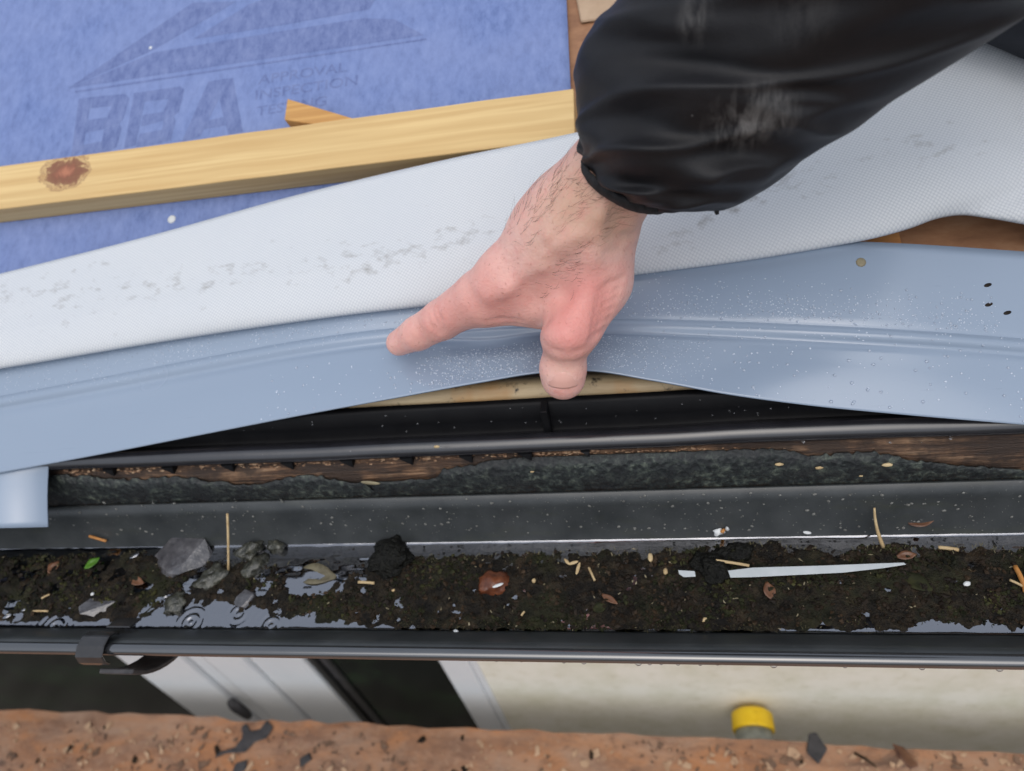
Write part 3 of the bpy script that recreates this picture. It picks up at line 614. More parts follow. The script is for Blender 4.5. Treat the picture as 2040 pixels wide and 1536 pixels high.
a, b = onY(178, 1068, .329), onY(212, 1078, .327); stick('twig', bez(a, (a+b)/2, b), .0014, MT['orange_bit'], 'orange splinter stuck on the waterline at the left', 'twig')
def flatchip(name, pts, dz, th, mat, label, cat):
    return flat_scrap(name, pts, lambda x, y: zw(x, y, dz), th, mat, label, cat)
flatchip('plastic_sliver', [(1450, 1138), (1500, 1132), (1640, 1128), (1740, 1124), (1800, 1122), (1805, 1126), (1760, 1133), (1680, 1142), (1580, 1147), (1500, 1151), (1455, 1152)], .0045, .0012, MT['sliver'], 'long tapering grey-white plastic sliver lying on the mud', 'sliver')
flatchip('plastic_sliver', [(1351, 1137), (1384, 1139), (1386, 1150), (1362, 1151), (1353, 1145)], .0045, .0012, MT['sliver'], 'short grey-white end of plastic left of the black moss', 'sliver')
for (px, py, s, lab, el) in ((910, 1262, .0026, 'white pebble by the front wall of the gutter', 1.5), (1403, 1237, .0022, 'cream seed near the front wall of the gutter', 1.8), (1065, 1161, .0024, 'cream seed right of the red-brown husk', 1.2),
                         (1326, 1142, .0026, 'cream seed left of the short plastic end', 1.6), (1296, 1113, .0030, 'cream chip at the back edge of the mud', 2.), (187, 1186, .0024, 'white pearl-like pellet behind the slate chip', 1.),
                         (785, 1178, .0022, 'grey pellet below the black glistening clump', 1.1), (1925, 1165, .0028, 'white crumb in the dark mud at the right', 1.4)):
    p = zw(px, py); z = max(float(mud_z(np.array([p[0]]), np.array([p[1]]))[0]), ZW); d = ICO2[0]; v = d*(1+.15*fbm(d*2+px, 2, px)[:, None])*np.array((s*.7, s*.7*el, s*.5))@rotm(0, 0, px % 3).T
    tag(mobj('pellet', v+np.array((p[0], p[1], z+s*.35)), ICO2[1], MT['white_bit'] if 'white' in lab else MT['straw']), lab, 'pellet')
# oval sky-bright bubbles
for (px, py, s, lab) in ((272, 1111, .0048, 'oval water bubble left of the large slate chip'), (18, 1230, .0042, 'oval water bubble at the left edge'), (52, 1218, .0026, 'small bubble right of the oval one at the left edge'), (330, 1190, .0026, 'small bubble above the ripple ring')):
    p = zw(px, py); z = max(float(mud_z(np.array([p[0]]), np.array([p[1]]))[0]), ZW)
    v = ICO3[0]*np.array((s, s*.55, s*.22))@rotm(0, 0, .5).T+np.array((p[0], p[1], z+.001)); tag(mobj('bubble', v, ICO3[1], MT['water']), lab, 'bubble')
# blossom and bits
c = zw(1152, 1124, .004)
fl = empty('blossom', c, 'cream petals lying on the mud right of the husk', 'blossom')
for (dx_, dy_, r_, L) in ((0, -.004, 1.3, .011), (-.004, .001, .2, .009), (-.009, .002, 2.3, .007)):
    v = ICO2[0]*np.array((L*.5, .0014, .0006))@rotm(.2, -.2, r_).T+c+np.array((dx_, dy_, .0006)); mobj('petal', v, ICO2[1], MT['straw'], fl)
c = onY(1432, 1055, .3295); bt = empty('fallen_petals', c, 'crumpled white and orange petals on the gutter waterline', 'petals')
for k, (dx_, dy_, s, mt) in enumerate(((0, 0, .0045, 'white_bit'), (.003, .001, .0032, 'orange_bit'), (-.002, -.003, .0036, 'white_bit'), (.006, .004, .0026, 'white_bit'))):
    d = ICO2[0]; v = d*(1+.4*fbm(d*2.3+k*5, 2, k)[:, None])*np.array((s, s*.45, s*.6))@rotm(.3*k, .5*k, 1.1*k).T+c+np.array((dx_, -.002, dy_)); mobj('petal', v, ICO2[1], MT[mt], bt)
c = onY(1608, 1061, .3275); v = ICO2[0]*np.array((.0034, .0014, .0012))@rotm(0, .25, 0).T+c; tag(mobj('petal', v, ICO2[1], MT['white_bit']), 'white teardrop petal on the gutter waterline', 'petal')
# grit stuck on the gutter's back wall
pr = []
for k in range(520):
    px = random.uniform(90, 2060); yl = 1070-px*.012; py = random.uniform(yl-60, yl-5); p = onY(px, py, .3345); p[1] = np.interp(p[2], [q[1] for q in inner[8:]], [q[0] for q in inner[8:]])-.0004
    if px < 420 and random.random() < .5: py = yl
    s = .0003+.0011*random.random()**4; pr.append((ICO1[0]*np.array((s*1.4, s*.6, s))@rotm(0, random.uniform(0, 3), 0).T+p, ICO1[1]))
v, f = merge(pr); tag(mobj('wall_grit', v, f, MT['grey_grit'], gut, smooth=False), kind='stuff')

# ------------------------------------------------------------------ fascia (rotten timber, flaking paint)
FY = .3465
fas = empty('fascia_board', (0, FY, .3), 'rotten timber fascia board with flaking dark paint behind the gutter', 'fascia')
xs = np.linspace(X0, X1, 700); prof = [(.372, .34), (FY, .34), (FY, .44), (FY, .49), (FY, .51), (FY, .52), (FY+.0005, .53), (FY+.001, .537), (FY+.0025, .543), (FY+.005, .548), (FY+.008, .551), (FY+.012, .5535), (FY+.017, .5555), (FY+.024, .557), (.3725, .557)]
V = []
for k, (y, z) in enumerate(prof):
    p = np.stack([xs, np.full_like(xs, y), np.full_like(xs, z)], 1); d = fbm(p*np.array((16, 90, 90)), 3, 2)*.0016+fbm(p*np.array((70, 260, 260)), 2, 8)*.0008
    if 3 < k < 14: p[:, 1] += d*(1 if k > 6 else .4); p[:, 2] += d*.7*(k > 6)
    V.append(p)
V = np.stack(V, 1); mobj('timber', V.reshape(-1, 3), grid(len(xs), len(prof), True), MT['rotten'], fas)
pt = [(-400, 958), (60, 955), (130, 957), (250, 962), (330, 956), (420, 961), (500, 966), (590, 951), (640, 953), (700, 961), (760, 960), (830, 956), (866, 954), (882, 940), (930, 936), (1000, 926), (1080, 918), (1160, 915), (1300, 912), (1420, 909), (1560, 907), (1620, 914), (1740, 908), (1770, 912), (1860, 922), (1950, 930), (2040, 938), (2300, 944)]
def paint(x0, x1, cut0, cut1):
    # paint skin on the board's front, ragged along its top, slanted at its ends
    n = int((x1-x0)/3); V = []
    for i in range(n):
        px = x0+(x1-x0)*i/(n-1); py = np.interp(px, [q[0] for q in pt], [q[1] for q in pt])+2.2*vnoise(np.array([[px/9, 0, 3]]))[0]
        tp = onY(px, py, FY-.002); zt_ = min(tp[2], .5515)
        for j in range(9):
            s = j/8; z = .485+(zt_-.485)*s; x = tp[0]+(cut0*(1-s) if i < 2 else 0)+(cut1*(1-s) if i > n-3 else 0)
            y = FY-.0022+max(0, z-.538)*.45+.0005*fbm(np.array([[x*120, z*120, 1]]), 2, 4)[0]; V.append((x, y, z))
    o = mobj('paint_skin', V, grid(n, 9), MT['paint'], fas); solidify(o, .0012, 0)
paint(-500, 722, 0, .024); paint(728, 2300, .024, 0)
c = onY(738, 962, FY-.004); v = ICO2[0]*np.array((.0085, .0012, .0022))@rotm(0, .2, 0).T+c; mobj('bare_splinter', v, ICO2[1], MT['leaf_beige'], fas)
c = onY(350, 1008, FY-.004); v = ICO2[0]*np.array((.0055, .0016, .0075))@rotm(0, .5, 0).T*(1+.3*fbm(ICO2[0]*2, 2, 4)[:, None])+c; mobj('paint_hole', v, ICO2[1], MT['tooth'], fas)
# wood fibres and crumbs on the rotten top edge
pr = []
for k in range(900):
    px = random.uniform(130, 2060); ytop = np.interp(px, [130, 700, 1000, 1400, 2060], [940, 912, 903, 895, 897]); py = ytop+random.uniform(-4, 26)*random.random()
    p = onY(px, py, FY+.006); s = .0004+.0012*random.random()**3
    pr.append((ICO1[0]*np.array((s*random.uniform(1, 3.5), s, s*.7))@rotm(0, random.uniform(-.2, .2), random.uniform(-.3, .3)).T+p, ICO1[1]))
v, f = merge(pr); tag(mobj('wood_fibre', v, f, MT['fibre'], fas, smooth=False), kind='stuff')
for px, py, s in ((1552, 925, .0030), (1632, 932, .0028), (1768, 926, .0034), (1060, 940, .0016), (1715, 948, .0018), (870, 890, .0024)):
    p = onY(px, py, FY-.003); d = ICO2[0]; v = d*(1+.3*fbm(d*2+px, 2, px)[:, None])*np.array((s, s*.4, s*.5))+p; mobj('wood_chip', v, ICO2[1], MT['straw'], fas)

# ------------------------------------------------------------------ over-fascia vent
ven = empty('eaves_vent', (0, .36, .557), 'black plastic eaves vent strip with a rounded lip on top of the fascia', 'vent strip')
vp = [(.3785, .5545), (.3560, .5550), (.3510, .5568), (.3490, .5610), (.3500, .5655), (.3540, .5688), (.3590, .5690), (.3630, .5665), (.3655, .5630), (.3695, .5610), (.3715, .5630), (.3725, .5720), (.3735, .5860), (.3785, .5890)]
xs = np.linspace(onY(97, 950, .352)[0], onY(2130, 890, .352)[0], 120); V = []
for x in xs:
    dz = .0012*math.sin(x*7)-.006*max(0, x-.05)**1.5*2+.0006*vnoise(np.array([[x*14, 0, 0]]))[0]
    for (y, z) in vp: V.append((x, y, z+dz-.0015*np.clip((x-.05)/.15, 0, 1)-((.012*np.clip((x-.02)/.15, 0, 1)+.012*np.clip((-.28-x)/.1, 0, 1)) if z > .58 else 0)))
nvp = len(vp); VA = np.array(V).reshape(len(xs), nvp, 3)
mobj('lip', VA[:, :10].reshape(-1, 3), grid(len(xs), 10), MT['vent'], ven)
mobj('grille_face', np.concatenate([VA[:, 9:], VA[:, :1]], 1).reshape(-1, 3), grid(len(xs), nvp-8), MT['tooth'], ven)  # shade under the grey strip is put into this face's blacker colour
xt0 = onY(215, 930, .352)[0]
for k in range(0, 9):
    px = 215+k*119; p = onY(px, 925-k*5, .353); x = p[0]
    q = .75 if k < 8 else .5; zb_ = .5570-.0085*q
    v = np.array([(x-.009*q, .3492, .5570), (x+.005*q, .3492, .5570), (x+.0045*q, .3475, zb_), (x+.001*q, .3475, zb_+.002), (x-.009*q, .366, .5570), (x+.005*q, .366, .5570), (x+.0045*q, .366, zb_), (x+.001*q, .366, zb_+.002)])
    mobj('tooth', v, [(0, 1, 2, 3), (4, 5, 6, 7), (0, 1, 5, 4), (1, 2, 6, 5), (2, 3, 7, 6), (3, 0, 4, 7)], MT['tooth'], ven, smooth=False)
for px in (1090,):
    p = onY(px, 846, .3672); x = p[0]; v, f = box((x-.0028, .3640, .5600), (x+.0028, .3760, .5880)); bevel(mobj('rib', v, f, MT['tooth'], ven, smooth=False), .0008)
# beads of rain on the vent
def dome(p, n, r, h, sx=1.):
    d, u, w = frame(n); q = ICO2[0]; return (p+np.outer(q[:, 0]*r*sx, u)+np.outer(q[:, 1]*r, w)+np.outer(q[:, 2]*h, d), ICO2[1])
pr = []
for k in range(85):
    px = random.uniform(240, 2050); b_ = np.interp(px, [240, 700, 1100, 2050], [905, 880, 868, 868])
    if random.random() < .35: p = onY(px, b_+random.uniform(-6, 16), .3520); p[2] = min(p[2], .566); nn = (0, -.8, .6)
    else: u_ = random.random(); p = np.array((onY(px, b_-30, .372)[0], .3716+u_*.0018, .5630+u_*.021)); nn = (0, -1, .1)
    pr.append(dome(p, nn, random.uniform(.0003, .0010), .0006))
v, f = merge(pr); tag(mobj('rain_bead', v, f, MT['drop'], ven), kind='stuff')

# pale timber fillet behind the vent
v = []; xs = np.linspace(onY(560, 820, .385)[0], onY(1560, 790, .385)[0], 90); pp = [(.3800, .5560), (.3800, .5850), (.3815, .5895), (.3850, .5935), (.3890, .5945), (.4000, .5915), (.4000, .5560)]
for x in xs:
    w = .0008*vnoise(np.array([[x*18, 0, 0]]))[0]
    for (y, z) in pp: v.append((x, y+w*.5, z+w))
tag(mobj('timber_fillet', v, grid(len(xs), len(pp), True), MT['pale'], smooth=True), 'pale stained timber fillet showing under the lifted grey strip', 'timber')

# ------------------------------------------------------------------ roof: boarding, membrane, batten
v = []
def rp(x, s, o=0.): return np.array((x, R0[1], R0[2]))+SL*s+NR*o
rb = empty('roof_boarding', rp(0, .02, -.02), 'brown plywood roof boarding beneath the membranes', 'roof')
v = [rp(x, s, o) for x in (X0, X1+.4) for s in (.02, 1.5) for o in (-.022, -.004)]
mobj('board', v, [(0, 1, 3, 2), (4, 6, 7, 5), (0, 4, 5, 1), (2, 3, 7, 6), (0, 2, 6, 4), (1, 5, 7, 3)], MT['ply_roof'], rb, smooth=False)
pe0 = onR(1795, 490, .012); pe1 = onR(1790, 462, .012)
ob = []
for (x, y) in ((1500, 520), (1800, 497), (1786, 440), (1480, 470)):
    ob.append(onR(x, y, .010))
w = np.array(ob); v = np.concatenate([w, w-NR*.013]); bevel(tag(mobj('timber_noggin', v, [(0, 1, 2, 3), (4, 7, 6, 5)]+[(i, (i+1) % 4, 4+(i+1) % 4, 4+i) for i in range(4)], MT['orange_wood'], smooth=False), 'orange timber block showing between the white membrane and the grey strip', 'timber'), .001)
# blue membrane
mem = empty('blue_membrane', onR(560, 380, 0), 'blue roofing membrane with faint grey logo print', 'membrane')
eR0, eR1 = onR(1141, 260), onR(1126, -60); sL = lambda p: (p-R0).dot(SL)
V = []; ns, nx = 70, 130
for i in range(nx):
    for j in range(ns):
        s = .03+(.95-.03)*j/(ns-1); xr = np.interp(s, [sL(eR0), sL(eR1)], [eR0[0], eR1[0]]) if s < sL(eR1) else eR1[0]+(eR1[0]-eR0[0])*(s-sL(eR1))/(sL(eR1)-sL(eR0))
        x = X0+(xr-X0)*i/(nx-1); V.append(rp(x, s, .0006))
o = mobj('sheet', V, grid(nx, ns), MT['blue'], mem); solidify(o, .0008, 1)
def pr_poly(polys, name, off_=.00155):
    V, Fc = [], []
    for pl in polys:
        k = len(V); V += [onR(x, y, off_) for x, y in pl]; Fc.append(tuple(range(k, len(V))))
    return mobj(name, V, Fc, MT['print'], mem, smooth=False)
def quads(*q): return list(q)
# block letters, each from strokes that butt against each other
pr_poly([[(157, 197), (183, 193), (164, 300), (141, 313)], [(184, 193), (250, 187), (258, 196), (253, 212), (221, 211), (181, 215)], [(222, 211.5), (253, 212.5), (246, 236), (238, 246), (206, 257), (214, 233)],
         [(176, 239), (213, 233.5), (205.5, 257.5), (172, 264)], [(207, 258), (238, 246.5), (242, 256), (232, 292), (219, 300), (202, 304), (203, 281)], [(165, 288.5), (202.5, 281.5), (201.5, 305), (163, 312)]], 'letter')
pr_poly([[(267, 185), (292, 182), (270, 289), (247, 295)], [(293, 181.5), (359, 172), (367, 178), (363, 196), (334, 197), (288, 202)], [(335, 197.5), (363, 196.5), (356, 222), (346, 231), (324, 240), (326, 222)],
         [(284, 229), (325, 222.5), (323.5, 240.5), (281, 252)], [(325, 241), (346, 232), (350, 240), (340, 279), (322, 284), (323, 257.5)], [(278, 267), (322.5, 258), (321.5, 284.5), (271, 293)]], 'letter')
pr_poly([[(415, 162), (440, 158.5), (436, 197), (399, 272), (362, 282)], [(441, 158), (464, 155), (484, 262), (455, 268), (445, 233), (437, 197)], [(415.5, 239.5), (444.5, 233.5), (449, 250), (407, 257)]], 'letter')
pr_poly([[(137, 176), (308, 104), (560, 62), (725, 36), (785, 38), (845, 70), (500, 121)]], 'roof_emblem'); pr_poly([[(137, 175), (384, 5), (470, 3), (306, 99)]], 'roof_emblem')
pr_poly([[(384, 78), (497, 8), (640, -40), (760, -20), (735, 18), (560, 50)]], 'roof_emblem'); pr_poly([[(150, 181), (500, 128), (850, 76), (850, 79), (500, 131.5), (148, 185)]], 'roof_emblem', .0016)
def word(txt, p, q, hpx):
    cu = bpy.data.curves.new('txt', 'FONT'); cu.body = txt; cu.size = 1; cu.offset = .012; cu.fill_mode = 'FRONT'; tmp = bpy.data.objects.new('txt', cu); scene.collection.objects.link(tmp)
    dg = bpy.context.evaluated_depsgraph_get(); me = bpy.data.meshes.new_from_object(tmp.evaluated_get(dg)); vv = np.array([w.co[:] for w in me.vertices]); ff = [list(g.vertices) for g in me.polygons]
    bpy.data.objects.remove(tmp); bpy.data.curves.remove(cu)
    a, b = onR(*p, .00155), onR(*q, .00155); u = (b-a)/vv[:, 0].max(); c = onR(p[0]+2, p[1]-hpx, .00155); w = (c-a)/.72
    mobj('word', a+np.outer(vv[:, 0], u)+np.outer(vv[:, 1], w), ff, MT['print'], mem, smooth=False)
word('APPROVAL', (514, 168), (690, 142), 19); word('INSPECTION', (506, 199), (712, 168), 19); word('TESTING', (510, 231), (650, 209), 19)
v, f = dome(onR(342, 437, .0014), NR, .0045, .0011); tag(mobj('droplet', v, f, MT['white_bit']), 'round whitish blob on the blue membrane under the batten', 'blob')
v, f = dome(onR(300, 95, .0014), NR, .002, .0005); tag(mobj('droplet', v, f, MT['white_bit']), 'small pale speck on the faint roof emblem', 'blob')
# tan card at the top
flat_scrap('card_piece', [(1136, -60), (1158, 49), (1235, 38), (1235, -70)], lambda x, y: onR(x, y, -.004), .004, MT['card'], 'tan card packer lying on the boarding beside the sleeve', 'card')
# batten 50 x 25 along the eaves
def bat(o_): return .025
pa = onR(0, 330, .0265); pb = onR(1138, 176, .0265); ux = nrm(pb-pa); un = NR; uw = np.cross(un, ux); uw = uw if uw[1] < 0 else -uw
pL = pa+ux*(-.55); pR = pb+ux*.002
kn = onR(130, 335, .0265)
MT['batten'] = m_wood('yellow_batten', (.79, .575, .27), (.55, .33, .12), 55, [(kn+uw*.004, (.036, .024, .024))], rot=(TH, 0, 0))
wid = .0495; V = []
xsn = 60
for i in range(xsn):
    c = pL+(pR-pL)*i/(xsn-1); bw = .0005*vnoise(np.array([[i*.4, 0, 0]]))[0]*un
    V += [c+bw, c+uw*wid+bw, c+uw*wid-un*.025, c-un*.025]
f = grid(xsn, 4, True)+[(0, 1, 2, 3), tuple((xsn-1)*4+k for k in range(4))]
bo = mobj('timber_batten', V, f, MT['batten'], smooth=False); bevel(bo, .0012, 2); tag(bo, 'long yellow timber batten with a knot lying across the blue membrane', 'batten')
# offcut peeking out behind it
MT['offcut'] = m_wood('orange_offcut', (.66, .37, .12), (.46, .22, .06), 90)
oc = [onR(572, 196, .021), onR(706, 236, .021), onR(720, 262, .021), onR(566, 238, .021)]
oc = np.array(oc); v = np.concatenate([oc, oc-NR*.0185]); v[4:] += uw*.001
tag(bevel(mobj('timber_offcut', v, [(0, 1, 2, 3), (4, 7, 6, 5)]+[(i, (i+1) % 4, 4+(i+1) % 4, 4+i) for i in range(4)], MT['offcut'], smooth=False), .001) and bpy.data.objects['timber_offcut'], 'small orange timber offcut poking out behind the batten', 'offcut')

# ------------------------------------------------------------------ grey eaves strip
LT = [(-500, 1030), (-250, 988), (0, 942), (200, 905), (400, 866), (600, 827), (800, 790), (950, 762), (1080, 741), (1170, 737), (1300, 757), (1450, 785), (1600, 806), (1800, 826), (2040, 846), (2300, 868)]
FT = [(-500, 890), (-250, 850), (0, 806), (200, 770), (400, 732), (600, 697), (760, 676), (900, 667), (1000, 661), (1100, 656), (1200, 655), (1400, 660), (1600, 668), (1800, 678), (2040, 695), (2300, 715)]
TL = [(-500, .715), (0, .650), (400, .608), (800, .567), (1100, .543), (1300, .530), (1600, .515), (2040, .4965), (2300, .488)]
WD = [(-500, .064), (0, .062), (500, .060), (1100, .053), (1400, .052), (1600, .0515), (2040, .054), (2300, .056)]
sx = np.linspace(-500, 2700, 480)
yl = smooth_interp(sx, LT, 1); yf_ = smooth_interp(sx, FT, 1); tl = smooth_interp(sx, TL, 1); wd = smooth_interp(sx, WD, 1)
PL = np.array([P(x, y, t) for x, y, t in zip(sx, yl, tl)]); tf = []
for x, y, p, w, t0 in zip(sx, yf_, PL, wd, tl):
    r = ray(x, y); q = p-C; a_ = r.dot(r); b_ = r.dot(q); d_ = b_*b_-a_*(q.dot(q)-w*w); tf.append((b_+math.sqrt(max(d_, 0)))/a_)
tf = np.array(tf); kern = np.hanning(61); kern /= kern.sum(); tf = np.convolve(np.pad(tf, 30, 'edge' if False else 'reflect', reflect_type='odd'), kern, 'valid')
PF = np.array([P(x, y, t) for x, y, t in zip(sx, yf_, tf)])
phi = np.radians(np.interp(sx, [-500, 0, 900, 1200, 2300], [28, 28, 31, 31, 28])); UP = np.stack([np.zeros_like(phi), np.cos(phi), np.sin(phi)], 1)
PB = PF+UP*np.interp(sx, [-500, 1100, 1700, 2700], [.081, .081, .0735, .0745])[:, None]
def strip_pt(i, v):
    # v: 0 lower edge .. 1 fold .. 2 back edge
    lo = PL[i]+(PF[i]-PL[i])*np.minimum(v, 1)
    return lo if v <= 1 else PF[i]+(PB[i]-PF[i])*(v-1)
vs_ = [0, .03, .15, .3, .45, .6, .72, .80, .86, .90, .94, .97, 1.0, 1.03, 1.06, 1.085, 1.10, 1.11, 1.12, 1.14, 1.2, 1.32, 1.45, 1.6, 1.75, 1.9, 2.0]
tang = np.gradient(PF, axis=0); V = []; SN = []; UPN = []; LON = []
for i in range(len(sx)):
    nl = nrm(np.cross(tang[i], PF[i]-PL[i])); nu = nrm(np.cross(tang[i], UP[i])); LON.append(nl); UPN.append(nu)
    for v in vs_:
        p = strip_pt(i, v); s = np.clip((v-.85)/.3, 0, 1); n = nrm(nl*(1-s)+nu*s)
        o_ = -.0022*math.exp(-((v-.93)/.05)**2)+.0020*math.exp(-((v-1.03)/.05)**2)-.0009*math.exp(-((v-1.11)/.012)**2)
        if v < .72: o_ += .0022*math.sin(math.pi*v/.72)*.5
        # buckle between thumb and finger
        o_ += -.0060*math.exp(-((sx[i]-975)/75)**2)*math.exp(-((v-.80)/.15)**2)
        V.append(p+n*o_)
LON = np.array(LON); UPN = np.array(UPN)
es = mobj('grey_eaves_strip', V, grid(len(sx), len(vs_)), MT['strip']); solidify(es, .0014, -1)
tag(es, 'long bowed blue-grey plastic eaves strip, wet with raindrops, pressed by the hand', 'eaves strip')
SV = np.array(V).reshape(len(sx), len(vs_), 3); va = np.array(vs_)
def strip_at(px, v):
    i = (px-sx[0])/(sx[1]-sx[0]); i0 = int(np.clip(i, 0, len(sx)-2)); fi = i-i0; row = SV[i0]*(1-fi)+SV[i0+1]*fi
    p = np.array([np.interp(v, va, row[:, k]) for k in range(3)]); s = min(max((v-.85)/.3, 0), 1); return p, nrm(LON[i0]*(1-s)+UPN[i0]*s)
sgn = 1 if LON[200].dot(C-SV[200, 3]) > 0 else -1
pr = []; prb = []
def drops(n, x0, x1, v0, v1, r0, r1, pw=2.5, dens=None):
    for k in range(n):
        x = random.uniform(x0, x1); v = random.uniform(v0, v1)
        if dens and random.random() > dens(x, v): continue
        p, nn = strip_at(x, v); r = r0+(r1-r0)*random.random()**pw; (pr if r < r0+(r1-r0)*.5 and r < .0009 else prb).append(dome(p, nn*sgn, r, r*.62, random.uniform(.9, 1.25)))
drops(900, 830, 1080, .05, .80, .0003, .0011, 3.0, lambda x, v: min(1, (x-800)/120)*(.35+.65*(v < .6)))
drops(650, 1170, 1420, .08, .85, .0003, .0009, 3.0, lambda x, v: max(.1, 1-(x-1180)/300))
drops(120, 1400, 2080, .04, .85, .0004, .0013, 1.6); drops(60, 520, 840, .04, .8, .0004, .0012, 2)
drops(1900, 1230, 2000, 1.13, 1.62, .0003, .0010, 3.2, lambda x, v: max(.05, 1-(v-1.13)/.45)*.9)
drops(500, 300, 860, 1.13, 1.5, .0003, .0009, 3); drops(240, 0, 400, 1.12, 1.45, .0003, .0008, 3); drops(90, 0, 800, 1.0, 1.1, .0003, .0008, 2)
drops(60, 1250, 2060, 0.92, 1.1, .0004, .0010, 2)
v, f = merge(pr); tag(mobj('drizzle', v, f, MT['fine_drop'], es), kind='stuff'); v, f = merge(prb); tag(mobj('raindrop', v, f, MT['big_drop'], es), kind='stuff')
p, nn = strip_at(1735, 1.78); v, f = dome(p, nn*sgn, .0036, .0007); mobj('pale_spot', v, f, MT['leaf_beige'], es)
for x, vv in ((2020, 1.35), (1985, 1.42), (1990, 1.62)):
    p, nn = strip_at(x, vv); v, f = dome(p, nn*sgn, .0014, .0003, 2.2); mobj('dirt_spot', v, f, MT['crumb_brown'], es)
# second strip beneath, hanging into the gutter at the left
tA = onY(97, 930, .350); tB = onY(96, 1050, .305); V = []; nx2 = 12
pf2 = [(tB[0], tB[1], tB[2])]+[tuple(tB+(tA-tB)*q+np.array((0, 0, .0015*math.sin(math.pi*q)))) for q in (.1, .3, .5, .7, .88)]+[(tA[0], tA[1]+.001, tA[2]+.001), (tA[0]+.002, .358, .5700), (tA[0]+.004, .380, .5815), (tA[0]+.006, .425, .605)]
for i in range(nx2):
    for (x, y, z) in pf2: V.append((X0+(x-X0)*i/(nx2-1), y, z))
xs = range(nx2)
o = mobj('grey_eaves_strip', V, grid(len(xs), len(pf2)), MT['strip']); solidify(o, .0014, 0)
tag(o, 'short grey plastic strip end hanging into the gutter at the left edge', 'eaves strip')

# ------------------------------------------------------------------ white membrane flap
WL = [(-400, 795), (0, 734), (350, 676), (700, 626), (870, 606), (1060, 575), (1250, 549), (1500, 516), (1650, 491), (1740, 474), (1810, 455), (1870, 434), (1910, 428), (1970, 434), (2040, 446), (2300, 490)]
WU = [(-400, 645), (0, 546), (300, 470), (600, 387), (900, 316), (1150, 264), (1350, 215), (1600, 150), (1850, 90), (1980, 64), (2040, 86), (2300, 190)]
wxs = np.linspace(-400, 2700, 345); wl = smooth_interp(wxs, WL, 1); wu = smooth_interp(wxs, WU, 1)
t0s = []; t1s = []
for x, y, y2 in zip(wxs, wl, wu):
    i = int(np.clip((x-sx[0])/(sx[1]-sx[0]), 0, len(sx)-1)); t0s.append(tpl(x, y, PF[i]+NR*.004, NR)); t1s.append(tpl(x, y2, R0+NR*.0285, NR))
kern = np.hanning(41); kern /= kern.sum(); sm_ = lambda a: np.convolve(np.pad(np.array(a), 20, 'reflect', reflect_type='odd'), kern, 'valid')
t0s = sm_(t0s)-.003; t1s = sm_(t1s)
rows = np.concatenate([[-3, -2, -1], np.linspace(0, 1, 40)**1.35]); V = []; UV = []; MK = []
AA, BB = np.meshgrid(wxs/230, rows*2.2, indexing='ij'); WF = fbm(np.stack([AA.ravel(), BB.ravel(), AA.ravel()*0+5], 1), 2, 14).reshape(AA.shape)
for i, x in enumerate(wxs):
    for ri, r in enumerate(rows):
        if r < 0: y = wl[i]-6*(-r)**1.3; t = t0s[i]+.007*(-r)**1.1; vv = r*.02
        else:
            y = wl[i]+(wu[i]-wl[i])*r; b_ = .017*math.sqrt(1-(1-min(r/.38, 1))**2)*(1-.75*max(0, (r-.38)/.62)); t = t0s[i]+(t1s[i]-t0s[i])*r-b_
            wr = .0022*WF[i, ri]*min(1, r*4)*min(1, (1-r)*5+.25)
            cr = .004*math.exp(-((y-(432+(x-1900)*-.35))/26)**2)*np.clip((x-1750)/120, 0, 1) if x > 1700 else 0
            t += wr+cr; vv = r
        p = P(x, y, t); V.append(p)
        UV.append((p[0], (p-R0).dot(SL))); bl = np.interp(x, [0, 230, 500, 750, 980, 1300, 1500, 2040], [600, 578, 545, 520, 450, 500, 380, 260]); MK.append(max(0, .95-abs(y-bl)/105) if x < 1050 else max(0, .9-abs(y-bl)/90))
wm = mobj('white_membrane', V, grid(len(wxs), len(rows)), MT['white'], uv=UV, col=MK); solidify(wm, .0009, 0)
tag(wm, 'white woven membrane flap folded back and speckled with dirt', 'membrane')

# ------------------------------------------------------------------ person: hand, forearm and sleeve reaching in
per = empty('person', P(1300, 330, .44), 'person in a dirty black jacket reaching in with one bare hand on the grey strip', 'person')
def W3(px, py, t): return P(px, py, t)
prim = []   # (a, b, ra, rb, k)
def cap(a, b, k=.012): prim.append((W3(a[0], a[1], a[2]), W3(b[0], b[1], b[2]), a[3]*a[2]/F, b[3]*b[2]/F, k))
# forearm and wrist
cap((1420, 130, .415, 88), (1290, 262, .432, 84)); cap((1290, 262, .432, 84), (1222, 356, .447, 78)); cap((1222, 356, .447, 78), (1165, 440, .464, 80), .02)
cap((1195, 352, .450, 55), (1090, 450, .474, 62), .02); cap((1240, 370, .455, 44), (1215, 445, .470, 42), .014)
# back of the hand: index, middle and thumb metacarpals
cap((1130, 430, .470, 70), (1010, 545, .498, 54), .020); cap((1150, 440, .475, 68), (1060, 550, .510, 52), .022); cap((1170, 440, .470, 66), (1182, 560, .487, 56), .022)
cap((1120, 500, .492, 58), (1110, 580, .508, 46), .024); cap((1205, 470, .480, 44), (1200, 560, .492, 42), .018)
# index finger
cap((1010, 545, .498, 52), (955, 590, .515, 50), .010); cap((955, 590, .515, 50), (880, 637, .540, 40), .003); cap((880, 637, .540, 40), (832, 664, .556, 34), .003); cap((832, 664, .556, 34), (795, 683, .570, 26), .003)
# web between finger and thumb
cap((985, 600, .520, 42), (1080, 612, .514, 40), .018)
# thumb
cap((1184, 560, .487, 61), (1148, 646, .487, 56), .016); cap((1142, 640, .484, 56), (1130, 667, .482, 54), .006); cap((1129, 676, .492, 44), (1121, 730, .500, 41), .008); cap((1122, 737, .503, 46), (1122, 752, .506, 44.5), .006)
NP_MAIN = len(prim)
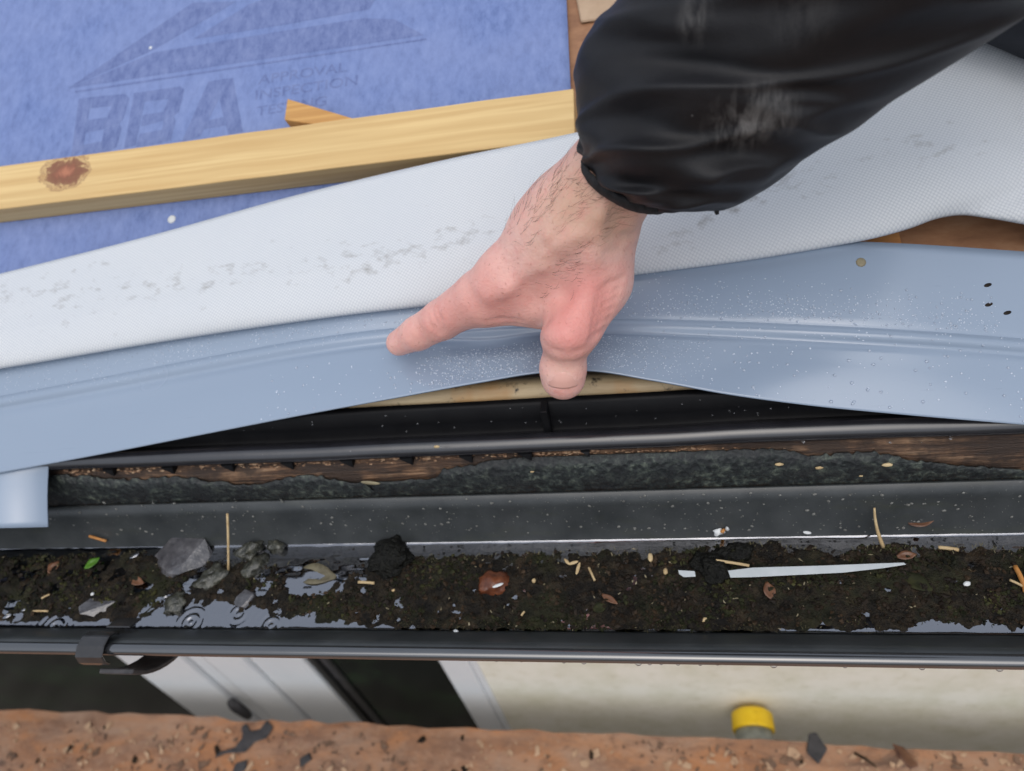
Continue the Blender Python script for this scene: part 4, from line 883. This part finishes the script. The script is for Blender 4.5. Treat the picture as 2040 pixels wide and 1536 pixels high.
# the other three fingers, curled under the palm
for (m_, p1, p2, p3, r_) in (((1045, 530, .520), (1020, 575, .548), (1065, 590, .568), (1105, 570, .560), 30), ((1095, 505, .520), (1080, 560, .552), (1120, 585, .570), (1150, 560, .560), 29), ((1140, 480, .515), (1130, 535, .545), (1172, 555, .558), (1195, 530, .550), 25)):
    for a, b, f1, f2 in ((m_, p1, 1.1, 1.), (p1, p2, 1., .92), (p2, p3, .92, .78)): cap((*a, r_*f1), (*b, r_*f2), .003)
# raised and sunken lines: (pixel path, depth on the surface is found by the field), amplitude, width
def seg_d(Q, a, b):
    ba = b-a; h = np.clip(((Q-a)@ba)/ba.dot(ba), 0, 1); return np.linalg.norm(Q-a-h[:, None]*ba, axis=1), h
def field0(Q):
    d = np.full(len(Q), 1.)
    for a, b, ra, rb, k in prim:
        dd, h = seg_d(Q, a, b); dd = dd-(ra+(rb-ra)*h); m = np.maximum(k-np.abs(d-dd), 0)/k; d = np.minimum(d, dd)-m*m*k*.25
    return d
def trace(px, py, fld, t0=.38, t1=.62):
    r = ray(px, py); rn = np.linalg.norm(r); t = t0
    for _ in range(70):
        d = fld(np.array([C+r*t]))[0]
        if d < .0002: return C+r*t
        t += max(d, .0002)/rn*.9
        if t > t1: return None
    return C+r*t
lines = []
def line(pts, amp, w):
    q = [trace(x, y, field0) for x, y in pts]; q = [a for a in q if a is not None]
    for a, b in zip(q[:-1], q[1:]): lines.append((a, b, amp, w))
# tendons and veins
line([(1150, 470), (1080, 530), (1010, 575), (975, 590)], .0024, .0055); line([(1130, 400), (1090, 470), (1040, 540)], .0016, .0045); line([(1200, 470), (1180, 520), (1165, 590), (1140, 660)], .0010, .009)
line([(1050, 520), (1030, 560), (1000, 590)], .0016, .0028); line([(1120, 480), (1085, 505), (1060, 535)], .0017, .0030); line([(1215, 400), (1195, 430), (1170, 455)], .0022, .006); line([(1110, 490), (1140, 470), (1190, 468)], .0016, .0035)
# hollows and creases
line([(1225, 395), (1235, 440), (1235, 480)], -.0030, .009); line([(1130, 530), (1115, 590), (1088, 630)], -.0032, .010); line([(1062, 650), (1085, 640), (1092, 610)], -.0015, .004)
line([(1085, 686), (1110, 700), (1150, 700), (1180, 684)], -.0010, .0036); line([(1264, 470), (1247, 475), (1222, 470)], -.0028, .0032); line([(1095, 716), (1130, 722), (1160, 716)], -.0006, .0022)
for k in range(6): line([(1240-k*7, 556+k*20), (1216-k*5, 566+k*20), (1196-k*4, 580+k*19)], -.0024, .0025)
line([(1255, 500), (1235, 497), (1205, 505)], -.0010, .0022); line([(1256, 478), (1240, 480), (1215, 476)], -.0008, .002)
for k, (x, y) in enumerate(((862, 622), (870, 616), (852, 632), (822, 640), (829, 636))): line([(x, y), (x+9, y+20), (x+14, y+42)], -.0012, .0020)
line([(975, 640), (1000, 636), (1040, 640)], -.001, .0025); line([(1005, 645), (1030, 646), (1060, 654)], -.0008, .0022)
line([(1100, 660), (1128, 668), (1160, 662)], .0016, .010); line([(945, 560), (960, 580), (965, 600)], .0012, .008); line([(860, 640), (878, 640)], .0008, .006)
lo_ = np.min([np.minimum(a-ra, b-rb) for a, b, ra, rb, k in prim], 0)-.006; hi_ = np.max([np.maximum(a+ra, b+rb) for a, b, ra, rb, k in prim], 0)+.006
VX = .00125; dims = np.ceil((hi_-lo_)/VX).astype(int)+1
def capfield_grid():
    D = np.full(dims, 1., np.float32); gx = [lo_[k]+VX*np.arange(dims[k]) for k in range(3)]
    def region(a, b, m):
        l = np.clip(((np.minimum(a, b)-m-lo_)/VX).astype(int), 0, dims-1); h = np.clip(((np.maximum(a, b)+m-lo_)/VX).astype(int)+2, 1, dims); return tuple(slice(x, y) for x, y in zip(l, h))
    def segd(sl, a, b):
        X = gx[0][sl[0]][:, None, None]; Y = gx[1][sl[1]][None, :, None]; Z = gx[2][sl[2]][None, None, :]; ba = b-a; L2 = ba.dot(ba)
        h = np.clip(((X-a[0])*ba[0]+(Y-a[1])*ba[1]+(Z-a[2])*ba[2])/L2, 0, 1)
        return np.sqrt((X-a[0]-h*ba[0])**2+(Y-a[1]-h*ba[1])**2+(Z-a[2]-h*ba[2])**2), h
    for a, b, ra, rb, k in prim:
        sl = region(a, b, max(ra, rb)+.03); dd, h = segd(sl, a, b); dd = dd-(ra+(rb-ra)*h); d = D[sl]; m = np.maximum(k-np.abs(d-dd), 0)/k; D[sl] = np.minimum(d, dd)-m*m*k*.25
    for a, b, amp, w in lines:
        sl = region(a, b, w*2.6); dd, h = segd(sl, a, b); D[sl] -= amp*np.exp(-(dd/w)**2)*.7
    return D
def surface_nets(D):
    nx, ny, nz = D.shape; S = D < 0
    cube = np.stack([S[i:nx-1+i, j:ny-1+j, k:nz-1+k] for i in (0, 1) for j in (0, 1) for k in (0, 1)], -1); cnt = cube.sum(-1); act = (cnt > 0) & (cnt < 8)
    idx = -np.ones(act.shape, np.int64); cells = np.argwhere(act); idx[act] = np.arange(len(cells)); acc = np.zeros((len(cells), 3)); num = np.zeros(len(cells))
    cs = [(i, j, k) for i in (0, 1) for j in (0, 1) for k in (0, 1)]
    for a in cs:
        for ax in range(3):
            if a[ax]: continue
            b = list(a); b[ax] = 1; pa = cells+a; pb = cells+b; da = D[tuple(pa.T)]; db = D[tuple(pb.T)]; m = (da < 0) != (db < 0)
            t = np.where(m, da/np.where(m, da-db, 1), 0); q = pa+np.eye(3)[ax]*t[:, None]; acc += np.where(m[:, None], q, 0); num += m
    V = acc/num[:, None]; Fq = []
    for ax in range(3):
        o1, o2 = [(1, 2), (2, 0), (0, 1)][ax]; sl0 = [slice(None)]*3; sl1 = [slice(None)]*3; sl0[ax] = slice(0, -1); sl1[ax] = slice(1, None)
        e = np.argwhere(S[tuple(sl0)] != S[tuple(sl1)]); e = e[(e[:, o1] > 0) & (e[:, o2] > 0) & (e[:, o1] < D.shape[o1]-1) & (e[:, o2] < D.shape[o2]-1)]
        def at_(d1, d2): q = e.copy(); q[:, o1] -= d1; q[:, o2] -= d2; return idx[tuple(q.T)]
        Fq.append(np.stack([at_(0, 0), at_(1, 0), at_(1, 1), at_(0, 1)], 1))
    return V, np.concatenate(Fq)
Dg = capfield_grid(); Vh, Fh = surface_nets(Dg); Vh = Vh*VX+lo_; Fh = Fh[(Fh >= 0).all(1)]
for _ in range(2):   # light relaxation removes voxel steps
    acc = np.zeros_like(Vh); num = np.zeros(len(Vh))
    for k in range(4):
        np.add.at(acc, Fh[:, k], Vh[Fh[:, (k+1) % 4]]); np.add.at(num, Fh[:, k], 1)
    Vh = Vh*.45+acc/num[:, None]*.55
red = np.zeros(len(Vh))
for (px, py, t, r_, a_) in ((1140, 665, .455, .03, .75), (1165, 560, .455, .028, .6), (880, 640, .52, .028, .55), (960, 580, .48, .026, .45), (800, 690, .55, .018, .3), (1190, 620, .46, .022, .35), (1120, 785, .49, .012, .55), (1245, 395, .44, .018, .35), (1000, 650, .49, .02, .45)):
    red += a_*np.exp(-(np.linalg.norm(Vh-P(px, py, t), axis=1)/r_)**2)
for (px, py, t, r_, a_) in ((1180, 370, .43, .03, .7), (1130, 440, .445, .028, .6), (1235, 450, .45, .02, .7), (1120, 740, .485, .014, .5), (1090, 520, .46, .016, .4), (1250, 400, .42, .03, .4)):
    red -= a_*np.exp(-(np.linalg.norm(Vh-P(px, py, t), axis=1)/r_)**2)
arm = mobj('arm', Vh, Fh, MT['skin'], per, col=np.clip(red, -1, .85))
# thumb nail
V = []; nn_ = 13
for i in range(nn_):
    for j in range(nn_):
        u, v = i/(nn_-1)*2-1, j/(nn_-1); x = 1122+u*(34-3*v*v); y = 741+v*33-(7*u*u)*(v)+(5*u*u)*(1-v)
        p = trace(x, y, field0); p = p if p is not None else P(x, y, .49); V.append(p+nrm(C-p)*(.0003-.0010*u*u-.0006*(1-v)))
nl_ = mobj('nail', V, grid(nn_, nn_), MT['nail'], arm); solidify(nl_, .0004, 0)
# hairs on the wrist
pr = []
for k in range(420):
    u, v = random.random(), random.random(); x = 1190-v*130+(u-.5)*150*(1.05-.2*v); y = 345+v*165+(u-.5)*120*(1-.3*v)
    if random.random() < .22: x = random.uniform(985, 1180); y = random.uniform(490, 600)
    p = trace(x, y, field0)
    if p is None or p[2] < .6: continue
    e_ = .001; n = nrm(np.array([field0(np.array([p+np.eye(3)[q]*e_]))[0]-field0(np.array([p-np.eye(3)[q]*e_]))[0] for q in range(3)]))
    if n.dot(nrm(C-p)) < .15: continue
    d = CX*random.uniform(.7, 1)+CY*(random.gauss(.0, .22)-.15); d = nrm(d-n*d.dot(n)); L = random.uniform(.005, .014)*(.6 if y > 500 else 1); c = random.gauss(.35, .3); side = np.cross(n, d)
    pts_ = [p-n*.0006+d*L*s+n*L*(.30*s-.25*s*s)+side*L*c*s*s for s in (0, .3, .65, 1)]; pr.append(tube(pts_, [.00008, .00007, .00005, .00002], 3))
v, f = merge(pr); tag(mobj('hair', v, f, MT['hair'], arm), kind='stuff')

# sleeve: rings from the cuff up to the upper arm
RG = [  # left px, right px, depth of axis, thickness ratio
    ((1172, 322), (1318, 408), .438, .95), ((1160, 300), (1362, 418), .432, .98), ((1150, 266), (1440, 418), .425, .92), ((1143, 222), (1505, 395), .418, .85), ((1140, 175), (1563, 356), .411, .80), ((1148, 110), (1640, 292), .402, .78), ((1172, 50), (1715, 243), .394, .78),
    ((1206, 2), (1800, 188), .385, .78), ((1262, -70), (1975, 68), .370, .78), ((1370, -190), (2150, -50), .350, .80), ((1560, -380), (2360, -220), .325, .85), ((1900, -640), (2640, -400), .300, .9), ((2400, -960), (3000, -640), .28, .9)]
Lp = np.array([P(a[0], a[1], t) for a, b, t, q in RG]); Rp = np.array([P(b[0], b[1], t) for a, b, t, q in RG]); tq = np.array([q for *_, q in RG])
nr = 110; s_ = np.linspace(0, len(RG)-1, nr)
def crv(A, s):
    tab = [(i,)+tuple(np.atleast_1d(A[i])) for i in range(len(A))]; return np.stack([smooth_interp(s, tab, k+1) for k in range(len(tab[0])-1)], 1)
Lc, Rc, Qc = crv(Lp, s_), crv(Rp, s_), crv(tq, s_)[:, 0]; ctr = (Lc+Rc)/2; na = 120; V = []
HD = nrm(P(1190, 430, .43)-P(1290, 300, .43))
SS, TT = np.meshgrid(s_, 2*math.pi*np.arange(na)/na, indexing='ij'); FB = fbm(np.stack([SS.ravel()*.75+1.2*np.cos(TT.ravel()), 1.2*np.sin(TT.ravel())+SS.ravel()*.15, SS.ravel()*0+3], 1), 2, 41).reshape(nr, na)
RD = np.clip(1-1.9*np.abs(fbm(np.stack([SS.ravel()*.55+1.5*np.cos(TT.ravel())+.4, 1.5*np.sin(TT.ravel())-SS.ravel()*.35, SS.ravel()*.1+8], 1), 2, 63)), 0, 1).reshape(nr, na)**2
for i in range(nr):
    a_ = (Rc[i]-Lc[i])/2; R = np.linalg.norm(a_); ax = nrm(ctr[min(i+1, nr-1)]-ctr[max(i-1, 0)]); vw = nrm(C-ctr[i]); bdir = vw-nrm(a_)*vw.dot(nrm(a_)); bdir = nrm(bdir); lean = .42*max(0, 1-s_[i]/4); bdir = nrm(bdir*math.sqrt(1-lean*lean)+HD*lean)
    for k in range(na):
        th = 2*math.pi*k/na; u = -math.cos(th); w = math.sin(th); p = ctr[i]+a_*u+bdir*R*Qc[i]*w
        dn = nrm(a_/R*u+bdir*w); s = s_[i]
        # pleats gathered by the cuff, broad soft folds further up
        g = math.exp(-s/.9); fold = g*.0048*math.sin(th*12+2*math.sin(th*3))*min(1, s*2.5)
        fold += .0040*FB[i, k]+(.0060*RD[i, k]-.001)*min(1, s/1.2)*min(1, s/1.5)*max(.15, abs(w))
        fold += .0035*max(0, w)*(math.sin(3.1*s-1.7*th+1.0))*min(1, s/2)*math.exp(-((s-3.5)/4)**2)
        fold += .004*max(0, w)*math.exp(-((th-1.25-.05*s)/.22)**2)*np.clip((s-1)/2, 0, 1)
        V.append(p+dn*fold)
f = grid(nr, na, True)+[tuple((nr-1)*na+k for k in range(na))]
slv = mobj('sleeve', V, f, MT['sleeve'], per); solidify(slv, .0016, -1); sub(slv, 1)
# cuff band
V = []; CR = [((1200, 352), (1300, 404), .442), ((1190, 346), (1312, 408), .441), ((1180, 335), (1320, 409), .440), ((1170, 322), (1328, 408), .438), ((1166, 312), (1336, 406), .436), ((1172, 306), (1330, 400), .434)]
for q, (l, r, t) in enumerate(CR):
    l, r = P(*l, t), P(*r, t); c = (l+r)/2; a_ = (r-l)/2; R = np.linalg.norm(a_); vw = nrm(C-c); bd = nrm(vw-nrm(a_)*vw.dot(nrm(a_))); bd = nrm(bd*.9+HD*.42)
    for k in range(96):
        th = 2*math.pi*k/96; w = 1+.012*math.sin(th*24)+.015*math.sin(th*7+q*.4); V.append(c+(a_*-math.cos(th)+bd*R*1.0*math.sin(th))*w)
cf = mobj('cuff', V, grid(6, 96, True), MT['cuff'], slv); solidify(cf, .0030, 1); sub(cf, 1)
a = P(1427, 408, .418); v, f = tube([a, a+CY*.003, a+CY*.0055+CX*.0006], [.0012, .0015, .001], 8); mobj('drawcord_end', v, f, MT['cuff'], slv)

MT['navy'] = speckled('navy_trousers', [(.3, (.010, .012, .018)), (.75, (.020, .024, .034))], 60, .8, bump=.3)
pts_ = [P(1700, -190, .55), P(1880, -122, .54), P(2058, -56, .53), P(2230, 8, .52), P(2400, 72, .50), P(2900, 260, .46)]
v, f = tube(pts_, [.046, .049, .050, .052, .054, .06], 28); sub(mobj('trouser_leg', v, f, MT['navy'], per))
